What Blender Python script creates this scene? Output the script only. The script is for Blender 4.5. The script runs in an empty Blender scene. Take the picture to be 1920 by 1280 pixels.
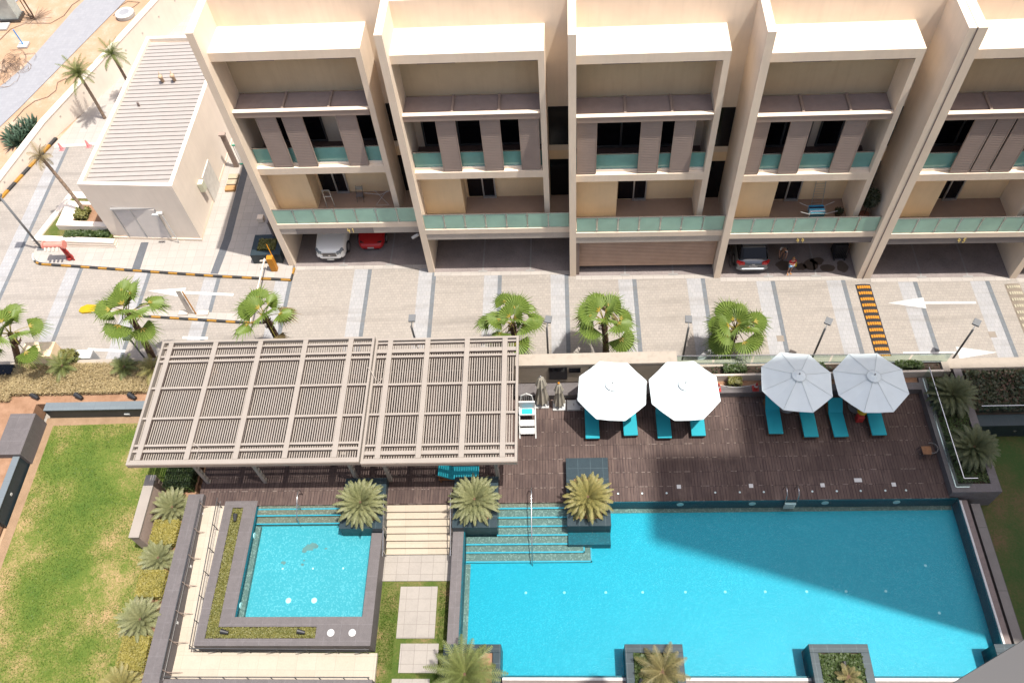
import bpy, math, random
from mathutils import Vector, Matrix
random.seed(7)
R_ = math.radians
S = bpy.context.scene
C = S.collection
# ---------------------------------------------------------------- camera
FPX, PITCH, YAW, ROLL, CH = 1555.0, R_(55.76), R_(6.22), R_(-6.45), 40.0
cp, sp = math.cos(PITCH), math.sin(PITCH)
_Rz = Matrix.Rotation(YAW, 3, 'Z')
FW = _Rz @ Vector((0, cp, -sp)); RT = _Rz @ Vector((1, 0, 0)); UP = _Rz @ Vector((0, sp, cp))
c_, s_ = math.cos(ROLL), math.sin(ROLL)
RT, UP = c_*RT + s_*UP, -s_*RT + c_*UP
cam_d = bpy.data.cameras.new("camera"); cam = bpy.data.objects.new("camera", cam_d); C.objects.link(cam)
m = Matrix.Identity(4)
for i in range(3):
    m[i][0], m[i][1], m[i][2] = RT[i], UP[i], -FW[i]
m[0][3], m[1][3], m[2][3] = 0, 0, CH
cam.matrix_world = m
cam_d.sensor_width = 36; cam_d.sensor_fit = 'HORIZONTAL'; cam_d.lens = FPX/1920*36
cam_d.clip_start = .2; cam_d.clip_end = 2000
S.camera = cam
# ---------------------------------------------------------------- world, sun, exposure
SUNV = Vector((.30, -.095, 1)).normalized()
w = bpy.data.worlds.new("World"); S.world = w; w.use_nodes = True
nt = w.node_tree; nt.nodes.clear()
sky = nt.nodes.new('ShaderNodeTexSky'); sky.sky_type = 'NISHITA'; sky.sun_disc = False
sky.sun_elevation = math.asin(SUNV.z); sky.sun_rotation = math.atan2(SUNV.x, SUNV.y)
sky.altitude = 0; sky.air_density = 1.0; sky.dust_density = 4.0; sky.ozone_density = .3
bg = nt.nodes.new('ShaderNodeBackground'); bg.inputs[1].default_value = 0.15
wo = nt.nodes.new('ShaderNodeOutputWorld')
nt.links.new(sky.outputs[0], bg.inputs[0]); nt.links.new(bg.outputs[0], wo.inputs[0])
sl = bpy.data.lights.new("sun", 'SUN'); sl.energy = 4.5; sl.angle = R_(.55); sl.color = (1, .955, .88)
so = bpy.data.objects.new("sun", sl); C.objects.link(so)
so.rotation_mode = 'QUATERNION'; so.rotation_quaternion = SUNV.to_track_quat('Z', 'Y')
S.view_settings.view_transform = 'Standard'; S.view_settings.look = 'None'
S.view_settings.exposure = 0.75; S.view_settings.gamma = 1
S.render.engine = 'CYCLES'
try:
    S.cycles.transparent_max_bounces = 24; S.cycles.max_bounces = 8; S.cycles.diffuse_bounces = 4
except Exception: pass
# ---------------------------------------------------------------- helpers
def W(px, py, z=0.):
    d = FW*FPX + RT*(px-960) - UP*(py-640)
    t = (z-CH)/d.z
    return Vector((d.x*t, d.y*t, z))

class MB:
    def __init__(s, mat=None): s.v, s.f, s.mi, s.M = [], [], [], mat or Matrix.Identity(4); s.cur = 0
    def add(s, vs, fs):
        o = len(s.v); s.v += [s.M @ Vector(p) for p in vs]
        s.f += [tuple(i+o for i in f) for f in fs]; s.mi += [s.cur]*len(fs); return s
    def box(s, x0, y0, z0, x1, y1, z1):
        if x0 > x1: x0, x1 = x1, x0
        if y0 > y1: y0, y1 = y1, y0
        return s.add([(x0,y0,z0),(x1,y0,z0),(x1,y1,z0),(x0,y1,z0),(x0,y0,z1),(x1,y0,z1),(x1,y1,z1),(x0,y1,z1)],
            [(0,3,2,1),(4,5,6,7),(0,1,5,4),(1,2,6,5),(2,3,7,6),(3,0,4,7)])
    def prism(s, poly, z0, z1):
        n = len(poly)
        a = sum(poly[i][0]*poly[(i+1)%n][1]-poly[(i+1)%n][0]*poly[i][1] for i in range(n))
        if a < 0: poly = poly[::-1]
        f0 = z0 if callable(z0) else (lambda x, y: z0); f1 = z1 if callable(z1) else (lambda x, y: z1)
        vs = [(p[0],p[1],f0(p[0],p[1])) for p in poly]+[(p[0],p[1],f1(p[0],p[1])) for p in poly]
        return s.add(vs, [tuple(range(n-1,-1,-1)), tuple(range(n,2*n))]+[(i,(i+1)%n,n+(i+1)%n,n+i) for i in range(n)])
    def sheet(s, poly, z): 
        n = len(poly)
        a = sum(poly[i][0]*poly[(i+1)%n][1]-poly[(i+1)%n][0]*poly[i][1] for i in range(n))
        if a < 0: poly = poly[::-1]
        return s.add([(p[0],p[1],z) for p in poly], [tuple(range(n))])
    def tube(s, pts, r, n=8, cap=True):
        pts = [Vector(p) for p in pts]; rs = r if isinstance(r, (list,tuple)) else [r]*len(pts)
        vs, fs = [], []; prev = None
        for i, p in enumerate(pts):
            d = (pts[min(i+1,len(pts)-1)]-pts[max(i-1,0)]).normalized()
            u = prev if prev else (Vector((0,0,1)) if abs(d.z) < .9 else Vector((1,0,0)))
            a = d.cross(u)
            if a.length < 1e-5: a = d.orthogonal()
            a.normalize(); b = d.cross(a).normalized(); prev = -b if False else a.cross(d)
            for k in range(n):
                t = 2*math.pi*k/n; vs.append(p + (a*math.cos(t)+b*math.sin(t))*rs[i])
        for i in range(len(pts)-1):
            for k in range(n):
                fs.append((i*n+k, i*n+(k+1)%n, (i+1)*n+(k+1)%n, (i+1)*n+k))
        if cap: fs += [tuple(range(n-1,-1,-1)), tuple(range((len(pts)-1)*n, len(pts)*n))]
        return s.add(vs, fs)
    def bar(s, a, b, w_, h):   # rectangular bar from a to b
        a, b = Vector(a), Vector(b); d = (b-a).normalized()
        u = Vector((0,0,1)) if abs(d.z) < .95 else Vector((0,1,0))
        x = d.cross(u).normalized()*w_/2; y = x.cross(d).normalized()*h/2
        return s.add([a-x-y,a+x-y,a+x+y,a-x+y,b-x-y,b+x-y,b+x+y,b-x+y], [(0,1,2,3),(7,6,5,4),(0,4,5,1),(1,5,6,2),(2,6,7,3),(3,7,4,0)])
    def lathe(s, cx, cy, prof, n=20):
        vs, fs = [], []
        for (r, z) in prof:
            for k in range(n):
                t = 2*math.pi*k/n; vs.append((cx+r*math.cos(t), cy+r*math.sin(t), z))
        for i in range(len(prof)-1):
            for k in range(n): fs.append((i*n+k, i*n+(k+1)%n, (i+1)*n+(k+1)%n, (i+1)*n+k))
        fs += [tuple(range(n-1,-1,-1)), tuple(range((len(prof)-1)*n, len(prof)*n))]
        return s.add(vs, fs)
    def build(s, name, mats, parent=None, label=None, smooth=False, local=False, subd=0, bevel=0):
        me = bpy.data.meshes.new(name)
        off = Vector((0,0,0))
        if parent is not None and not local:
            q_ = parent
            while q_.parent is not None: q_ = q_.parent
            off = Vector(q_['_o']) if '_o' in q_ else Vector((0,0,0))
        me.from_pydata([tuple(p-off) for p in s.v], [], s.f)
        if not isinstance(mats, (list,tuple)): mats = [mats]
        for q in mats: me.materials.append(q)
        if len(mats) > 1: me.polygons.foreach_set('material_index', s.mi)
        if smooth: me.polygons.foreach_set('use_smooth', [True]*len(s.f))
        me.update()
        o = bpy.data.objects.new(name, me); C.objects.link(o)
        if parent is not None: o.parent = parent
        if label: o['label'] = label
        if bevel:
            b = o.modifiers.new('b','BEVEL'); b.width = bevel; b.segments = 2; b.limit_method = 'ANGLE'; b.harden_normals = False
        if subd:
            q = o.modifiers.new('s','SUBSURF'); q.levels = subd; q.render_levels = subd
        return o
def tag(o, label=None, cat=None, group=None, kind=None):
    if label: o['label'] = label
    if cat: o['category'] = cat
    if group: o['group'] = group
    if kind: o['kind'] = kind
    return o
OFFS = []
def thing(name, label, cat, loc=(0,0,0), rz=0, group=None):
    o = bpy.data.objects.new(name, None); C.objects.link(o); o.location = loc; o.rotation_euler = (0,0,rz)
    o.empty_display_size = .3
    tag(o, label, cat, group)
    if rz == 0: o['_o'] = tuple(loc); OFFS.append(o)
    return o
def copytree(o, loc, rz=None, label=None, parent=None):
    c = o.copy(); C.objects.link(c)
    if parent is not None: c.parent = parent
    else:
        c.location = loc
        if rz is not None: c.rotation_euler = (0,0,rz)
        if label: c['label'] = label
    for ch in list(o.children): copytree(ch, None, parent=c)
    return c
def struct(name, mb, mat, label=None):
    o = mb.build(name, mat); tag(o, label or name.replace('_',' '), name.replace('_',' '), kind='structure'); return o
def single(name, mb, mat, label, cat, group=None, kind=None, **k):
    o = mb.build(name, mat, **k); return tag(o, label, cat, group, kind)

# ---------------------------------------------------------------- materials
class NT:
    def __init__(s, name):
        s.m = bpy.data.materials.new(name); s.m.use_nodes = True; s.t = s.m.node_tree
        s.b = s.t.nodes['Principled BSDF']; s.out = s.t.nodes['Material Output']
    def n(s, ty, **kw):
        x = s.t.nodes.new(ty)
        for k, v in kw.items(): setattr(x, k, v)
        return x
    def l(s, a, b): s.t.links.new(a, b)
    def pos(s, scale=(1,1,1), loc=(0,0,0)):
        g = s.n('ShaderNodeNewGeometry'); mp = s.n('ShaderNodeMapping'); mp.inputs['Scale'].default_value = scale; mp.inputs['Location'].default_value = loc
        s.l(g.outputs['Position'], mp.inputs[0]); return mp.outputs[0]
    def noise(s, vec, scale, detail=4, rough=.55):
        x = s.n('ShaderNodeTexNoise'); x.inputs['Scale'].default_value = scale; x.inputs['Detail'].default_value = detail; x.inputs['Roughness'].default_value = rough
        if vec is not None: s.l(vec, x.inputs['Vector'])
        return x.outputs['Fac']
    def ramp(s, fac, stops):
        r = s.n('ShaderNodeValToRGB'); e = r.color_ramp.elements
        while len(e) < len(stops): e.new(.5)
        for i, (p, c) in enumerate(stops): e[i].position = p; e[i].color = (*c, 1)
        s.l(fac, r.inputs[0]); return r.outputs[0]
    def mix(s, fac, a, b, mode='MIX'):
        x = s.n('ShaderNodeMix', data_type='RGBA', blend_type=mode)
        for i, v in ((0, fac), (6, a), (7, b)):
            if isinstance(v, (int,float)): x.inputs[i].default_value = v
            elif isinstance(v, tuple): x.inputs[i].default_value = (*v, 1)
            else: s.l(v, x.inputs[i])
        return x.outputs[2]
    def math(s, op, a, b=0):
        x = s.n('ShaderNodeMath', operation=op)
        for i, v in ((0, a), (1, b)):
            if isinstance(v, (int,float)): x.inputs[i].default_value = v
            else: s.l(v, x.inputs[i])
        return x.outputs[0]
    def bump(s, h, strength=.3, dist=.02):
        x = s.n('ShaderNodeBump'); x.inputs['Strength'].default_value = strength; x.inputs['Distance'].default_value = dist
        s.l(h, x.inputs['Height']); s.l(x.outputs[0], s.b.inputs['Normal'])
    def fin(s, col=None, rough=.7, metal=0, spec=.25):
        if col is not None:
            if isinstance(col, tuple): s.b.inputs['Base Color'].default_value = (*col, 1)
            else: s.l(col, s.b.inputs['Base Color'])
        s.b.inputs['Roughness'].default_value = rough; s.b.inputs['Metallic'].default_value = metal
        if spec is not None: s.b.inputs['Specular IOR Level'].default_value = spec
        return s.m
def sc(c, k): return tuple(min(1, x*k) for x in c)
def plain(name, c, rough=.6, metal=0, var=.12, scale=2.5, bump=.0, fine=0, spec=.3):
    q = NT(name); p = q.pos()
    a = q.noise(p, scale, 5, .6)
    col = q.ramp(a, [(.3, sc(c, 1-var)), (.7, sc(c, 1+var))])
    if fine:
        b = q.noise(p, fine, 3, .6); col = q.mix(.35, col, q.ramp(b, [(.35, sc(c, .7)), (.65, sc(c, 1.25))]))
    if bump: q.bump(q.noise(p, fine or 30, 4), bump, .01)
    return q.fin(col, rough, metal, spec)
def plaster(name, c, streak=.1):
    q = NT(name); p = q.pos(); a = q.noise(p, .6, 5, .6); b = q.noise(q.pos((3,3,.25)), 1.2, 5, .65)
    col = q.ramp(a, [(.3, sc(c, .93)), (.7, sc(c, 1.05))])
    col = q.mix(q.ramp(b, [(.48, (0,0,0)), (.75, (streak*3,)*3)]), col, sc(c, .72))
    q.bump(q.noise(p, 40, 3), .15, .01)
    return q.fin(col, .85)
M = {}
M['plaster'] = plaster('cream_plaster', (.71,.59,.465), .08)
M['plaster_tan'] = plaster('tan_plaster', (.78,.58,.36), .06)
M['plaster_white'] = plaster('pale_plaster', (.69,.60,.505), .06)
M['soffit'] = plaster('shaded_plaster', (.44,.35,.235))  # cream plaster darkened; shade of recess and garage put into the colour
M['concrete'] = plain('beam_concrete', (.42,.37,.32), .8, 0, .1, 1.5, .1, 25)
M['panel'] = plain('dark_fascia_panel', (.16,.14,.135), .5, 0, .05)
M['louvre'] = plain('brown_louvre_metal', (.28,.215,.18), .7, 0, .06, 1.2)
M['louvre_dark'] = plain('brown_frame_metal', (.17,.13,.115), .5, .1, .05)
M['canopy'] = plain('canopy_louvre', (.26,.195,.165), .7, 0, .08)
M['alu'] = plain('window_aluminium', (.42,.42,.42), .35, .6, .05)
M['steel'] = plain('stainless_steel', (.45,.45,.45), .25, .9, .05)
M['darksteel'] = plain('dark_steel', (.09,.09,.09), .4, .6, .05)
M['black'] = plain('black_plastic', (.02,.02,.022), .4, 0, .1)
M['white'] = plain('white_plastic', (.42,.42,.41), .4, 0, .04)
M['wallcream'] = plaster('warm_cream_render', (.30,.26,.215), .2)
M['grey'] = plain('grey_paint', (.13,.135,.14), .5, .1, .06)
M['cladding'] = plain('grey_cladding', (.052,.05,.051), .6, 0, .03, .7)
M['gold'] = plain('gold_numerals', (.75,.58,.2), .35, .3, .05)
M['red'] = plain('red_paint', (.32,.03,.025), .4, 0, .15, 6)
M['orange'] = plain('orange_paint', (.42,.17,.012), .45, 0, .08)
M['yellow'] = plain('yellow_paint', (.36,.24,.004), .5, 0, .1, 5, 0, 20)
M['kerb_orange'] = plain('kerb_orange_paint', (.30,.15,.02), .6, 0, .15, 5)
M['kerb_black'] = plain('black_kerb_paint', (.03,.03,.03), .6, 0, .3, 6, 0, 20)
M['mark'] = plain('white_road_paint', (.42,.42,.41), .6, 0, .06, 3, 0, 15)
M['greenmetal'] = plain('green_painted_metal', (.03,.35,.22), .4, .2, .05)
M['granite'] = None
def glassm(name, tint, alpha=.75, rough=.15):
    q = NT(name); p = q.pos(); a = q.noise(p, .9, 3)
    q.fin(q.ramp(a, [(.3, sc(tint,.9)), (.7, sc(tint,1.12))]), rough)
    q.b.inputs['Alpha'].default_value = alpha; q.b.inputs['Specular IOR Level'].default_value = .6
    return q.m
M['railglass'] = glassm('frosted_green_glass', (.30,.50,.40), .88, .3)
M['railglass2'] = glassm('clear_green_glass', (.17,.38,.35), .78, .1)
q = NT('clear_rail_glass'); q.t.nodes.remove(q.b); tr = q.n('ShaderNodeBsdfTransparent'); tr.inputs[0].default_value = (.84,.93,.90,1); gl = q.n('ShaderNodeBsdfGlossy'); gl.inputs['Roughness'].default_value = .05
mx = q.n('ShaderNodeMixShader'); mx.inputs[0].default_value = .07; q.l(tr.outputs[0], mx.inputs[1]); q.l(gl.outputs[0], mx.inputs[2]); q.l(mx.outputs[0], q.out.inputs[0]); M['clearglass'] = q.m
q = NT('dark_window_glass'); M['window'] = q.fin((.006,.006,.008), .12, 0, .22)
# paving --------------------------------------------------------------
def bricks(q, vec, w_, h, mortar, c1, c2, cm, off=.5, bumps=.25):
    t = q.n('ShaderNodeTexBrick'); t.offset = off; q.l(vec, t.inputs['Vector'])
    t.inputs['Scale'].default_value = 1; t.inputs['Brick Width'].default_value = w_; t.inputs['Row Height'].default_value = h
    t.inputs['Mortar Size'].default_value = mortar; t.inputs['Mortar Smooth'].default_value = .3; t.inputs['Bias'].default_value = 0
    for k, c in (('Color1', c1), ('Color2', c2), ('Mortar', cm)): t.inputs[k].default_value = (*c, 1)
    return t
def warp(q, scale=1, amt=.06):
    g = q.n('ShaderNodeNewGeometry'); nz = q.n('ShaderNodeTexNoise'); nz.inputs['Scale'].default_value = scale; q.l(g.outputs['Position'], nz.inputs['Vector'])
    a = q.n('ShaderNodeVectorMath', operation='MULTIPLY_ADD'); q.l(nz.outputs['Color'], a.inputs[0]); a.inputs[1].default_value = (amt,)*3; q.l(g.outputs['Position'], a.inputs[2])
    return a.outputs[0]
def paver_road():
    q = NT('block_paving'); p = q.pos()
    bt = bricks(q, warp(q, 2.2, .12),   .22, .2, .009, (.278,.248,.217), (.243,.218,.192), (.175,.158,.142))
    bt2 = bricks(q, q.pos(), .22, .3, .008, (.29,.285,.285), (.26,.258,.262), (.2,.197,.195))
    bt3 = bricks(q, q.pos(), .27, .3, .008, (.125,.137,.15), (.11,.12,.13), (.09,.09,.095))
    col = q.mix(q.ramp(q.noise(p, .35, 5), [(.35, (.25,)*3), (.7, (0,)*3)]), bt.outputs['Color'], (.26,.24,.22))
    sep = q.n('ShaderNodeSeparateXYZ'); q.l(p, sep.inputs[0])
    x = sep.outputs['X']
    # dark stripe at x = x0+k*4.15 (right part), light band just west of it
    def bands(x0, per):
        fr = q.math('DIVIDE', q.math('SUBTRACT', x, x0), per)
        fr = q.math('FRACT', fr); return q.math('MULTIPLY', fr, per)
    fR = bands(.20, 4.10); fL = bands(-31.12, 4.68)
    isL = q.math('LESS_THAN', x, -14.5)
    def sel(a, b): return q.math('ADD', q.math('MULTIPLY', a, isL), q.math('MULTIPLY', b, q.math('SUBTRACT', 1, isL)))
    dark = sel(q.math('LESS_THAN', fL, .25), q.math('LESS_THAN', fR, .25))
    light = sel(q.math('GREATER_THAN', fL, 3.85), q.math('GREATER_THAN', fR, 3.25))
    col = q.mix(light, col, bt2.outputs['Color']); col = q.mix(dark, col, bt3.outputs['Color'])
    # tyre wear along the lane
    wv = q.noise(q.pos((.12,1.1,1)), 1.0, 4, .6)
    col = q.mix(q.ramp(wv, [(.52, (0,)*3), (.72, (.45,)*3)]), col, (.14,.125,.11))
    st = q.noise(p, 3.5, 5, .7); col = q.mix(q.ramp(st, [(.60, (0,)*3), (.75, (.35,)*3)]), col, (.15,.135,.12))
    q.bump(bt.outputs['Fac'], -.25, .01)
    return q.fin(col, .85)
M['road'] = paver_road()
def slabs(name, w_, h, c1, c2, cm, mortar=.012, rough=.75, stain=.2, rot=0):
    q = NT(name); p = q.pos()
    if rot:
        mp = q.n('ShaderNodeMapping'); mp.inputs['Rotation'].default_value = (0,0,rot); q.l(p, mp.inputs[0]); p = mp.outputs[0]
    t = bricks(q, p, w_, h, mortar, c1, c2, cm, 0.0)
    col = t.outputs['Color']; n1 = q.noise(p, 1.3, 6, .65)
    col = q.mix(q.ramp(n1, [(.45, (0,)*3), (.72, (stain,)*3)]), col, sc(c1, .6))
    n2 = q.noise(p, 14, 4); col = q.mix(.18, col, q.ramp(n2, [(.3, sc(c1,.7)), (.7, sc(c1,1.2))]))
    q.bump(t.outputs['Fac'], -.2, .008)
    return q.fin(col, rough)
M['slab'] = slabs('pavement_slabs', .62, .62, (.34,.31,.28), (.30,.275,.25), (.22,.2,.18))
M['slab_shade'] = slabs('passage_slabs', .5, .5, (.50,.46,.41), (.42,.39,.35), (.26,.24,.22))
M['slab_dark'] = plain('dark_band_paver', (.09,.095,.105), .8, 0, .1, 3, .1, 20)
M['path'] = slabs('grey_footpath', .3, .3, (.25,.25,.262), (.225,.225,.24), (.2,.2,.21), .008)
M['travertine'] = slabs('cream_travertine', 1.15, .7, (.35,.30,.235), (.32,.27,.21), (.22,.19,.15), .008)
M['ramp'] = slabs('cream_ramp_tile', .9, .62, (.36,.315,.255), (.335,.285,.225), (.25,.215,.175), .008)
M['stone'] = slabs('pale_concrete_slabs', .6, .6, (.275,.25,.222), (.25,.227,.202), (.16,.14,.12), .012, .8, .35)
M['copingstone'] = slabs('coping_weathered', .62, 3, (.16,.145,.135), (.13,.12,.11), (.06,.06,.055), .014, .8, .4)
def granite(name, c, tile=.6, seam=(.3,.33,.34), rough=.45):
    q = NT(name); p = q.pos(); t = bricks(q, p, tile, tile, .008, c, sc(c,.88), seam, 0)
    v = q.n('ShaderNodeTexNoise'); v.inputs['Scale'].default_value = 2.2; v.inputs['Detail'].default_value = 7; v.inputs['Distortion'].default_value = 1.6; q.l(p, v.inputs['Vector'])
    col = q.mix(q.ramp(v.outputs['Fac'], [(.4,(0,)*3),(.62,(.4,)*3)]), t.outputs['Color'], sc(c,.62))
    n2 = q.noise(p, 22, 4); col = q.mix(.25, col, q.ramp(n2, [(.35, sc(c,.7)), (.68, sc(c,1.5))]))
    q.bump(n2, .2, .006)
    return q.fin(col, rough)
M['slate'] = granite('purple_slate', (.108,.096,.096), .75, (.15,.14,.145), .6)
M['granite'] = granite('teal_granite', (.022,.037,.045), .62, (.09,.12,.13), .35)
M['coping_blue'] = slabs('blue_grey_coping', .9, .9, (.125,.148,.162), (.115,.135,.15), (.09,.1,.11), .008)
M['granite_d'] = granite('dark_teal_granite', (.022,.034,.04), .8, (.04,.055,.06), .4)
M['pinkgranite'] = granite('pink_granite', (.15,.115,.105), .9, (.12,.09,.08), .55)
# wood deck -----------------------------------------------------------
def deckm():
    q = NT('hardwood_deck'); g = q.n('ShaderNodeNewGeometry')
    mp = q.n('ShaderNodeMapping'); mp.inputs['Rotation'].default_value = (0,0,math.pi/2); q.l(g.outputs['Position'], mp.inputs[0])
    t = q.n('ShaderNodeTexBrick'); t.offset = 0; q.l(mp.outputs[0], t.inputs['Vector'])
    for k, v in (('Scale',1),('Brick Width',.78),('Row Height',.145),('Mortar Size',.011),('Mortar Smooth',.1),('Bias',0)): t.inputs[k].default_value = v
    t.inputs['Color1'].default_value = (.088,.060,.053,1); t.inputs['Color2'].default_value = (.056,.038,.036,1); t.inputs['Mortar'].default_value = (.012,.008,.007,1)
    gr = q.noise(q.pos((14,.9,1)), 1.5, 6, .7)
    col = q.mix(q.ramp(gr, [(.42,(0,)*3),(.7,(.65,)*3)]), t.outputs['Color'], (.125,.09,.075))
    wr = q.noise(q.pos((1.3,.35,1)), 1.1, 6, .7)
    col = q.mix(q.ramp(wr, [(.57,(0,)*3),(.72,(.5,)*3)]), col, (.16,.118,.098))
    dk = q.noise(q.pos(), .45, 4, .6)
    col = q.mix(q.ramp(dk, [(.4,(.45,)*3),(.6,(0,)*3)]), col, (.032,.021,.019))
    # pale scuffed board ends along some joints
    sep = q.n('ShaderNodeSeparateXYZ'); q.l(g.outputs['Position'], sep.inputs[0])
    fy = q.math('FRACT', q.math('DIVIDE', sep.outputs['Y'], .78))
    jn = q.math('LESS_THAN', fy, .045)
    nn = q.noise(q.pos((7,1.2,1)), 1, 2, .5)
    col = q.mix(q.math('MULTIPLY', jn, q.ramp(nn, [(.53,(0,)*3),(.6,(.75,)*3)])), col, (.2,.16,.14))
    q.bump(t.outputs['Fac'], -.4, .01)
    return q.fin(col, .7, 0, .15)
M['deck'] = deckm()
# pool ----------------------------------------------------------------
def mosaic(name, c, c2, size=.06, rough=.4, speck=.5, big=None):
    q = NT(name); p = q.pos(); v = q.n('ShaderNodeTexVoronoi'); v.distance = 'CHEBYCHEV'; v.inputs['Scale'].default_value = 1/size; v.inputs['Randomness'].default_value = .35
    q.l(p, v.inputs['Vector'])
    sp_ = q.n('ShaderNodeSeparateColor'); q.l(v.outputs['Color'], sp_.inputs[0])
    f = sp_.outputs[0]
    col = q.ramp(f, [(0, c), (.6, c), (1, c2)])
    nb = q.noise(p, .5, 4); col = q.mix(q.ramp(nb, [(.35,(0,)*3),(.7,(.25,)*3)]), col, big or sc(c,.85))
    return q.fin(col, rough)
M['poolfloor'] = mosaic('cyan_mosaic_sun_flecks', (.0,.21,.285), (.012,.262,.338), .05)  # paler tiles also stand in for sun flecks on the water
M['kidfloor'] = mosaic('light_cyan_mosaic', (.045,.225,.265), (.10,.29,.33), .06)
M['poolwall'] = mosaic('deep_teal_mosaic', (.0,.055,.075), (.0,.085,.11), .06)
M['steptile'] = mosaic('grey_green_mosaic', (.09,.105,.092), (.19,.2,.175), .06)
M['stepbrown'] = mosaic('brown_mosaic', (.13,.10,.075), (.22,.18,.14), .06)
M['nosing'] = plain('turquoise_nosing_tile', (.03,.23,.30), .4, 0, .1)
def waterm():
    q = NT('pool_water'); q.t.nodes.remove(q.b)
    tr = q.n('ShaderNodeBsdfTransparent'); tr.inputs[0].default_value = (.80,.985,1,1)
    gl = q.n('ShaderNodeBsdfGlossy'); gl.inputs['Roughness'].default_value = .03
    fr = q.n('ShaderNodeFresnel'); fr.inputs[0].default_value = 1.18
    p = q.pos(); n1 = q.noise(p, 2.6, 3, .6); n2 = q.noise(p, 9, 3, .6)
    h = q.math('ADD', n1, q.math('MULTIPLY', n2, .35))
    b = q.n('ShaderNodeBump'); b.inputs['Strength'].default_value = .34; b.inputs['Distance'].default_value = .1; q.l(h, b.inputs['Height'])
    q.l(b.outputs[0], gl.inputs['Normal']); q.l(b.outputs[0], fr.inputs['Normal'])
    mx = q.n('ShaderNodeMixShader'); q.l(fr.outputs[0], mx.inputs[0]); q.l(tr.outputs[0], mx.inputs[1]); q.l(gl.outputs[0], mx.inputs[2])
    q.l(mx.outputs[0], q.out.inputs[0]); return q.m
M['water'] = waterm()
# ground & plants ------------------------------------------------------
def groundm(name, stops, scale=.6, fine=9, rough=.95):
    q = NT(name); p = q.pos(); a = q.noise(p, scale, 6, .65); b = q.noise(p, fine, 5, .7)
    f = q.math('ADD', q.math('MULTIPLY', a, .65), q.math('MULTIPLY', b, .35))
    q.bump(b, .5, .03)
    return q.fin(q.ramp(f, stops), rough)
M['sand'] = groundm('desert_sand', [(.3,(.30,.185,.11)),(.5,(.34,.225,.145)),(.7,(.38,.32,.26))])
M['tansoil'] = groundm('tan_soil', [(.3,(.17,.11,.065)),(.6,(.24,.16,.1)),(.75,(.3,.2,.13))], 1.5, 18)
M['soil'] = groundm('red_soil', [(.3,(.17,.09,.05)),(.6,(.27,.16,.10)),(.75,(.33,.23,.16))], 1.5, 18)
M['darksoil'] = groundm('dark_soil', [(.3,(.025,.018,.013)),(.6,(.06,.04,.03)),(.75,(.1,.07,.05))], 1.5, 18)
M['turf'] = groundm('turf', [(.38,(.28,.19,.095)),(.45,(.16,.145,.045)),(.51,(.085,.115,.018)),(.63,(.045,.085,.011))], .33, 12)
M['turf_sm'] = groundm('strip_turf', [(.38,(.19,.12,.065)),(.45,(.1,.1,.03)),(.55,(.055,.08,.013)),(.65,(.033,.066,.008))], .8, 12)
M['turf_dark'] = groundm('shaded_turf', [(.35,(.10,.065,.035)),(.44,(.06,.065,.022)),(.56,(.03,.062,.015))], .4, 10)  # darker copy of the turf with shade put into the colour
def leafm(name, c1, c2, c3=None, rough=.55, scale=1.2):
    q = NT(name); p = q.pos(); a = q.noise(p, scale, 4, .7); b = q.noise(p, 14, 2)
    st = [(.32, c1), (.62, c2)] + ([(.78, c3)] if c3 else [])
    f = q.math('ADD', q.math('MULTIPLY', a, .5), q.math('MULTIPLY', b, .5))
    col = q.ramp(f, st); q.l(col, q.b.inputs['Base Color']); q.b.inputs['Roughness'].default_value = rough
    tl = q.n('ShaderNodeBsdfTranslucent'); q.l(col, tl.inputs[0])
    mx = q.n('ShaderNodeMixShader'); mx.inputs[0].default_value = .3
    q.l(q.b.outputs[0], mx.inputs[1]); q.l(tl.outputs[0], mx.inputs[2]); q.l(mx.outputs[0], q.out.inputs[0])
    return q.m
M['fan'] = leafm('fan_palm_leaf', (.08,.135,.018), (.165,.225,.042), (.33,.34,.12))
M['fandry'] = leafm('dry_palm_leaf', (.17,.13,.06), (.26,.2,.1))
M['fangold'] = leafm('golden_leaf_base', (.28,.2,.02), (.33,.27,.05))
M['cycad'] = leafm('cycad_leaf', (.13,.145,.055), (.25,.25,.12), (.36,.33,.16))
M['cycad_y'] = leafm('yellowing_cycad_leaf', (.15,.16,.05), (.29,.24,.08), (.42,.31,.06))
M['cycad_shaded'] = leafm('shaded_cycad_leaf', (.06,.08,.035), (.13,.14,.065), (.2,.19,.1))  # cycad leaf darkened; shade of the right planter put into the colour
M['feather'] = leafm('feather_palm_leaf', (.09,.12,.03), (.18,.2,.06), (.3,.28,.14))
M['feather_y'] = leafm('pale_feather_leaf', (.12,.115,.04), (.22,.18,.075), (.3,.25,.15))
M['hedge_y'] = leafm('yellow_hedge_leaf', (.15,.14,.025), (.30,.25,.055), (.40,.33,.11), scale=2)
M['hedge_b'] = leafm('dry_hedge_leaf', (.24,.18,.085), (.42,.33,.17), (.55,.45,.2), scale=1)
M['hedge_o'] = leafm('olive_hedge_leaf', (.09,.10,.02), (.19,.175,.045), (.3,.235,.09), scale=2)
M['shrub'] = leafm('green_shrub_leaf', (.025,.05,.01), (.06,.09,.02), (.11,.13,.035), scale=2)
M['shrub_d'] = leafm('dark_shrub_leaf', (.02,.035,.012), (.045,.05,.02), (.09,.055,.045), scale=1.5)
M['grass'] = leafm('grass_blade', (.045,.09,.009), (.09,.14,.017), (.2,.18,.06), scale=.5)
M['agave'] = leafm('agave_leaf', (.04,.08,.05), (.09,.14,.09), (.17,.2,.13))
M['trunk'] = plain('palm_trunk', (.085,.05,.03), .9, 0, .35, 6, .6, 30)
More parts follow.
